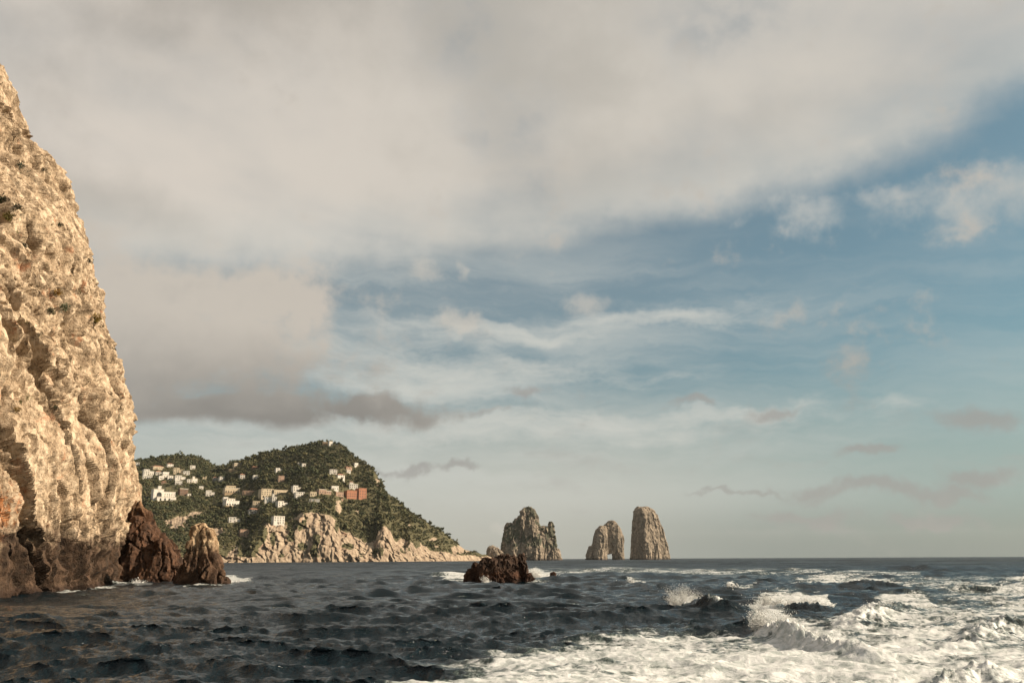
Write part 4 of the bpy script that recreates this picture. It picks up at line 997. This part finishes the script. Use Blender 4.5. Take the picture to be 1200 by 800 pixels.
# ------------------------------------------------------------------ shrubs that cling to the near cliff
cme = cliff.data; cv = np.empty(len(cme.vertices) * 3); cme.vertices.foreach_get('co', cv); cv = cv.reshape(-1, 3)
cf = np.empty(len(cme.loops), dtype=np.int32); cme.loops.foreach_get('vertex_index', cf)
cliff_bvh = BVHTree.FromPolygons(cv.tolist(), cf.reshape(-1, 4).tolist())
leaf = {k: foliage_mat('shrub_' + k, lin(*a), lin(*b), lin(*c)) for k, (a, b, c) in dict(yellow=((98, 92, 44), (140, 124, 62), (150, 120, 66)), dark=((42, 48, 34), (62, 66, 46), (70, 70, 50)), grey=((84, 92, 78), (110, 116, 98), (96, 100, 80))).items()}
def shrub(x, y, rpx, colr, label, seed):
    P, nrm = cast(cliff_bvh, x, y)
    if P is None: print('no cliff for shrub', label); return
    rng = np.random.default_rng(seed); r = rpx * P.y / FPX; nrm = nrm if nrm.x > -0.2 else -nrm
    root = empty('shrub', P)
    V, F = [], []
    n = int(110 + rpx * 14)
    for k in range(n):                       # leaf sprays fanning out of the rock
        d = rng.normal(size=3); d /= np.linalg.norm(d); d = d * 0.85 + np.array(nrm) * 0.55 + (0, 0, 0.15)
        p = d * rng.uniform(0.25, 1.0) * r * np.array([1, 1, 0.8]); s = r * rng.uniform(0.10, 0.22)
        t = np.cross(d, rng.normal(size=3)); t /= np.linalg.norm(t) + 1e-6; b = len(V)
        V += [p - t * s * 0.5, p + d * s, p + t * s * 0.5, p - d * s * 0.6]; F += [(b, b + 1, b + 2), (b, b + 2, b + 3)]
    link('foliage', np_mesh('foliage', np.array(V), np.array(F), False), leaf[colr], root)
    mb = MB(); e = np.array(nrm) * r * 0.6
    for k in range(3):
        o = rng.normal(size=3) * r * 0.25
        mb.ring([[(-e[0] * .3 + .04 * math.cos(b_), -e[1] * .3 + .04 * math.sin(b_), -0.1) for b_ in (0, 2.1, 4.2)], [(e[0] + o[0] + .015 * math.cos(b_), e[1] + o[1] + .015 * math.sin(b_), e[2] + o[2] + r * .2) for b_ in (0, 2.1, 4.2)]])
    mb.build('stem', bark, root); tag(root, label, 'shrub', 'shrubs on the cliff')
for a in [(111, 374, 9, 'yellow', 'yellow green bush bulging from the right edge of the cliff', 1), (3, 236, 9, 'dark', 'dark green shrub in the cleft at the far left edge of the cliff', 2),
          (19, 243, 6, 'dark', 'dark shrub just right of the one in the left cleft', 3), (70, 263, 4, 'dark', 'small dark tuft on the smooth upper face of the cliff', 4),
          (57, 366, 7, 'dark', 'dark narrow shrub in a vertical crack at mid height', 5), (72, 362, 8, 'grey', 'grey green cushion right of the narrow shrub in the crack', 6),
          (24, 195, 7, 'grey', 'grey cushion plant under the upper shoulder of the cliff', 7), (66, 344, 7, 'yellow', 'dry yellow tuft above the grey green cushion', 8),
          (103, 306, 5, 'dark', 'small dark tuft near the outline above the yellow green bush', 9), (29, 287, 5, 'dark', 'small dark tuft left of the rusty streak', 10),
          (50, 199, 4, 'dark', 'tiny tuft on the ledge of the upper shoulder', 11), (20, 481, 5, 'yellow', 'small yellowish plant on the lower face above the ledges', 12),
          (66, 477, 4, 'dark', 'small green plant beside the long diagonal crack', 13), (10, 255, 8, 'yellow', 'ochre tuft below the dark shrub at the left edge', 14)]: shrub(*a)
def cliff_scrub():                           # countless dry tufts in the cracks of the upper face
    rng = np.random.default_rng(77); Vs, Fs, o = [], [], 0; tries = 0; got = 0
    while got < 130 and tries < 6000:
        tries += 1; x, y = rng.uniform(-10, 160), rng.uniform(75, 520)
        P, nrm = cast(cliff_bvh, x, y)
        if P is None: continue
        q = np.array([[P.x, P.y, P.z]]); k = float(fbm(q / 4.0 + 3, 3)[0]) + 0.5 * float(fbm(q / 1.1, 2)[0])
        if k < 0.24 + max(0.0, (y - 400) / 400): continue
        got += 1; r = rng.uniform(0.10, 0.32); n = 16
        d = rng.normal(size=(n, 3)); d /= np.linalg.norm(d, axis=1)[:, None]; d = d * 0.8 + np.array(nrm if nrm.x > -0.2 else -nrm) * 0.5 + (0, 0, 0.35)
        p = d * rng.uniform(0.2, 1.0, (n, 1)) * r + np.array(P); s = r * rng.uniform(0.18, 0.4, (n, 1))
        t = np.cross(d, rng.normal(size=(n, 3))); t /= np.linalg.norm(t, axis=1)[:, None] + 1e-6
        Vs.append(np.stack([p - t * s * 0.5, p + d * s, p + t * s * 0.5, p - d * s * 0.6], 1).reshape(-1, 3)); b = np.arange(n) * 4 + o
        Fs.append(np.concatenate([np.stack([b, b + 1, b + 2], 1), np.stack([b, b + 2, b + 3], 1)])); o += n * 4
    ob = link('cliff_scrub', np_mesh('cliff_scrub', np.concatenate(Vs), np.concatenate(Fs), False), foliage_mat('dry_scrub', lin(70, 66, 40), lin(98, 86, 52), lin(104, 82, 54)))
    tag(ob, 'scattered dry tufts growing in the cracks of the cliff', 'scrub', kind='stuff')
cliff_scrub()

# ------------------------------------------------------------------ spray thrown up by the breaking wash
def spray_material():                       # drops let the light through
    m = bpy.data.materials.new('spray'); m.use_nodes = True; t = m.node_tree; t.nodes.clear()
    a, b, x, o = (t.nodes.new('ShaderNode' + k) for k in ('BsdfDiffuse', 'BsdfTranslucent', 'MixShader', 'OutputMaterial'))
    a.inputs[0].default_value = (*lin(226, 226, 224), 1); b.inputs[0].default_value = (*lin(226, 226, 224), 1); x.inputs[0].default_value = 0.5
    t.links.new(a.outputs[0], x.inputs[1]); t.links.new(b.outputs[0], x.inputs[2]); t.links.new(x.outputs[0], o.inputs[0]); return m
spray_mat = spray_material()
def spray(pts, n, label, size=(0.010, 0.034), seed=0):
    """pts: (pixel x, row of the water, row of the highest drop, sideways drift in pixels) along a crest"""
    rng = np.random.default_rng(seed); T = np.array(pts, float); nj = int(6 + (T[-1, 0] - T[0, 0]) / 2.2)
    tj = np.sort(rng.random(nj)); kk = tj * (len(T) - 1); g = lambda c: np.interp(kk, np.arange(len(T)), T[:, c])
    bx, by, hj, lean = g(0), g(1), (g(1) - g(2)) * rng.uniform(0.25, 1.1, nj), g(3) + rng.normal(0, 4, nj)     # jets of different reach
    j = rng.choice(nj, n, p=hj / hj.sum()); u = rng.random(n) ** 1.7
    sp = 1.0 + u * 0.16 * hj[j]
    x = bx[j] + lean[j] * u + rng.normal(0, 1, n) * sp; y = by[j] + 2 - hj[j] * u * (1.25 - 0.25 * u) + rng.normal(0, 0.5, n) * sp
    dep = np.array([onsea(a_, b_)[1] for a_, b_ in zip(bx, by)])[j] + rng.normal(0, 0.25, n)
    d = _F[None] * FPX + _RT[None] * (x - 600)[:, None] + _UP[None] * (400 - y)[:, None]; P = CAM + d * (dep / d[:, 1])[:, None]
    s = rng.uniform(*size, n) * (1.2 - u * 0.7) * (rng.random(n) ** 3 * 1.8 + 0.4)                               # many fine drops, few large ones
    O = np.array([(1, 1, 1), (-1, -1, 1), (-1, 1, -1), (1, -1, -1.0)]) * 0.75; Fo = np.array([(0, 2, 1), (0, 1, 3), (0, 3, 2), (1, 2, 3)])
    vel = np.column_stack([lean[j] * 0.06 + rng.normal(0, 0.4, n), rng.normal(0, 0.3, n), 1.1 - u]); vel /= np.linalg.norm(vel, axis=1)[:, None]
    Q = O[None] * s[:, None, None] * rng.uniform(0.7, 1.5, (n, 4, 1))
    Q += vel[:, None, :] * (Q * vel[:, None, :]).sum(2, keepdims=True) * rng.uniform(0.2, 1.6, (n, 1, 1))       # drawn out along their flight
    V = (Q + P[:, None, :]).reshape(-1, 3); F = (Fo[None] + (np.arange(n) * 4)[:, None, None]).reshape(-1, 3)
    o = link('sea_spray', np_mesh('sea_spray', V, F, True), spray_mat); tag(o, label, 'spray', kind='stuff')
spray([(788, 711, 696, -9), (795, 712, 684, -7), (803, 713, 681, -4), (815, 715, 690, 0), (828, 717, 702, 3), (845, 720, 713, 4), (862, 722, 719, 2)], 26000, 'white spray bursting from the small breaking crest in mid sea', (0.004, 0.012), 1)
spray([(884, 742, 722, -4), (893, 744, 698, -3), (905, 746, 704, 0), (925, 752, 722, 3), (955, 758, 742, 4), (1000, 766, 752, 4), (1040, 770, 762, 3)], 32000, 'tall white spray along the large breaking crest of the wash', (0.005, 0.013), 2)
spray([(895, 709, 694, -3), (915, 711, 698, 0), (945, 712, 700, 3), (975, 713, 705, 3)], 12000, 'white spray on the far crest behind the large breaking one', (0.007, 0.02), 3)
spray([(985, 744, 732, 0), (1010, 730, 714, 0), (1035, 722, 700, 2), (1070, 716, 702, 2), (1095, 716, 708, 2)], 12000, 'white spray on the crest at right of the dark hollow', (0.007, 0.018), 4)
spray([(616, 678, 668, 2), (624, 678, 664, 2), (640, 679, 671, 3), (652, 679, 675, 2)], 8000, 'white surf burst on the right side of the reef rock', (0.015, 0.045), 5)
spray([(545, 680, 674, 0), (558, 681, 671, 0), (566, 682, 667, 0), (576, 683, 679, 0)], 6000, 'white surf breaking on the left side of the reef rock', (0.015, 0.045), 6)
spray([(736, 682, 675, -1), (744, 684, 677, 0), (752, 685, 681, 1)], 350, 'small tuft of spray far out in front of the middle stack', (0.02, 0.05), 7)
spray([(853, 690, 681, -1), (858, 690, 679, 0), (864, 690, 686, 1)], 900, 'small tuft of spray right of the mid sea breaking crest', (0.015, 0.045), 8)
spray([(868, 716, 706, -1), (876, 720, 704, 0), (884, 722, 712, 1)], 800, 'small scattered spray left of the large breaking crest', (0.008, 0.028), 9)
spray([(152, 683, 676, 0), (160, 684, 676, 0), (172, 685, 681, 1)], 1200, 'surf in the gap between the cliff and the dark wedge', (0.02, 0.05), 10)
spray([(264, 684, 678, 0), (272, 684, 677, 1), (284, 684, 681, 1)], 1200, 'surf at the right foot of the rock pinnacle', (0.02, 0.05), 11)

# ------------------------------------------------------------------ two gulls
gull_white = plain('gull_feathers', lin(226, 222, 214), 0.7, 0.06, 4.0); gull_grey = plain('gull_wing', lin(168, 168, 166), 0.7, 0.1, 4.0); gull_beak = plain('gull_beak', lin(190, 150, 60), 0.5, 0.1, 4.0)
def gull(loc, rz, label):
    root = empty('seagull', loc, rz); mb = MB(); rings = []
    prof = [(-0.26, 0.11, 0.012), (-0.18, 0.105, 0.045), (-0.06, 0.09, 0.085), (0.06, 0.09, 0.09), (0.13, 0.13, 0.06), (0.16, 0.20, 0.045), (0.185, 0.235, 0.048), (0.22, 0.235, 0.035), (0.235, 0.232, 0.012)]
    for x, z, r in prof: rings.append([(x, r * math.cos(a), z + r * 0.9 * math.sin(a)) for a in np.linspace(0, 2 * math.pi, 11)[:-1]])
    mb.ring(rings).build('body', gull_white, root, True)
    MB().ring([[(0.23, 0.012 * math.cos(a), 0.228 + 0.012 * math.sin(a)) for a in (0, 2.1, 4.2)], [(0.285, 0.003 * math.cos(a), 0.215 + 0.003 * math.sin(a)) for a in (0, 2.1, 4.2)]]).build('beak', gull_beak, root)
    for s in (-1, 1):
        MB().ring([[(0.08, s * 0.085, 0.10), (0.08, s * 0.10, 0.13), (0.07, s * 0.06, 0.165)], [(-0.12, s * 0.085, 0.09), (-0.12, s * 0.10, 0.12), (-0.12, s * 0.05, 0.16)], [(-0.32, s * 0.02, 0.125), (-0.32, s * 0.03, 0.13), (-0.32, s * 0.015, 0.14)]]).build('wing', gull_grey, root)
    tag(root, label, 'seagull')
def sea_height(P):
    d = sea.data; v = np.empty(len(d.vertices) * 3, dtype=np.float32); d.vertices.foreach_get('co', v); v = v.reshape(-1, 3)
    q = v[np.argsort((v[:, 0] - P[0]) ** 2 + (v[:, 1] - P[1]) ** 2)[:6]]; return float(q[:, 2].max())
g = onsea(444, 682); gull((g[0], g[1], sea_height(g) - 0.03), R(-60), 'small white gull afloat on the dark water left of the reef')

# ------------------------------------------------------------------ sea air between here and the stacks
def haze():
    m = bpy.data.materials.new('sea_air'); m.use_nodes = True; t = m.node_tree; t.nodes.clear()
    v = t.nodes.new('ShaderNodeVolumePrincipled'); o = t.nodes.new('ShaderNodeOutputMaterial')
    v.inputs['Color'].default_value = (0.86, 0.90, 0.92, 1); v.inputs['Density'].default_value = 0.000015; v.inputs['Anisotropy'].default_value = 0.1
    t.links.new(v.outputs[0], o.inputs['Volume'])
    b = MB().box(-9500, 9500, -9500, 9500, -8, 262).build('haze', m); b.data.materials.clear(); b.data.materials.append(m)
    tag(b, 'thin pale sea haze over the water', kind='stuff')
haze()
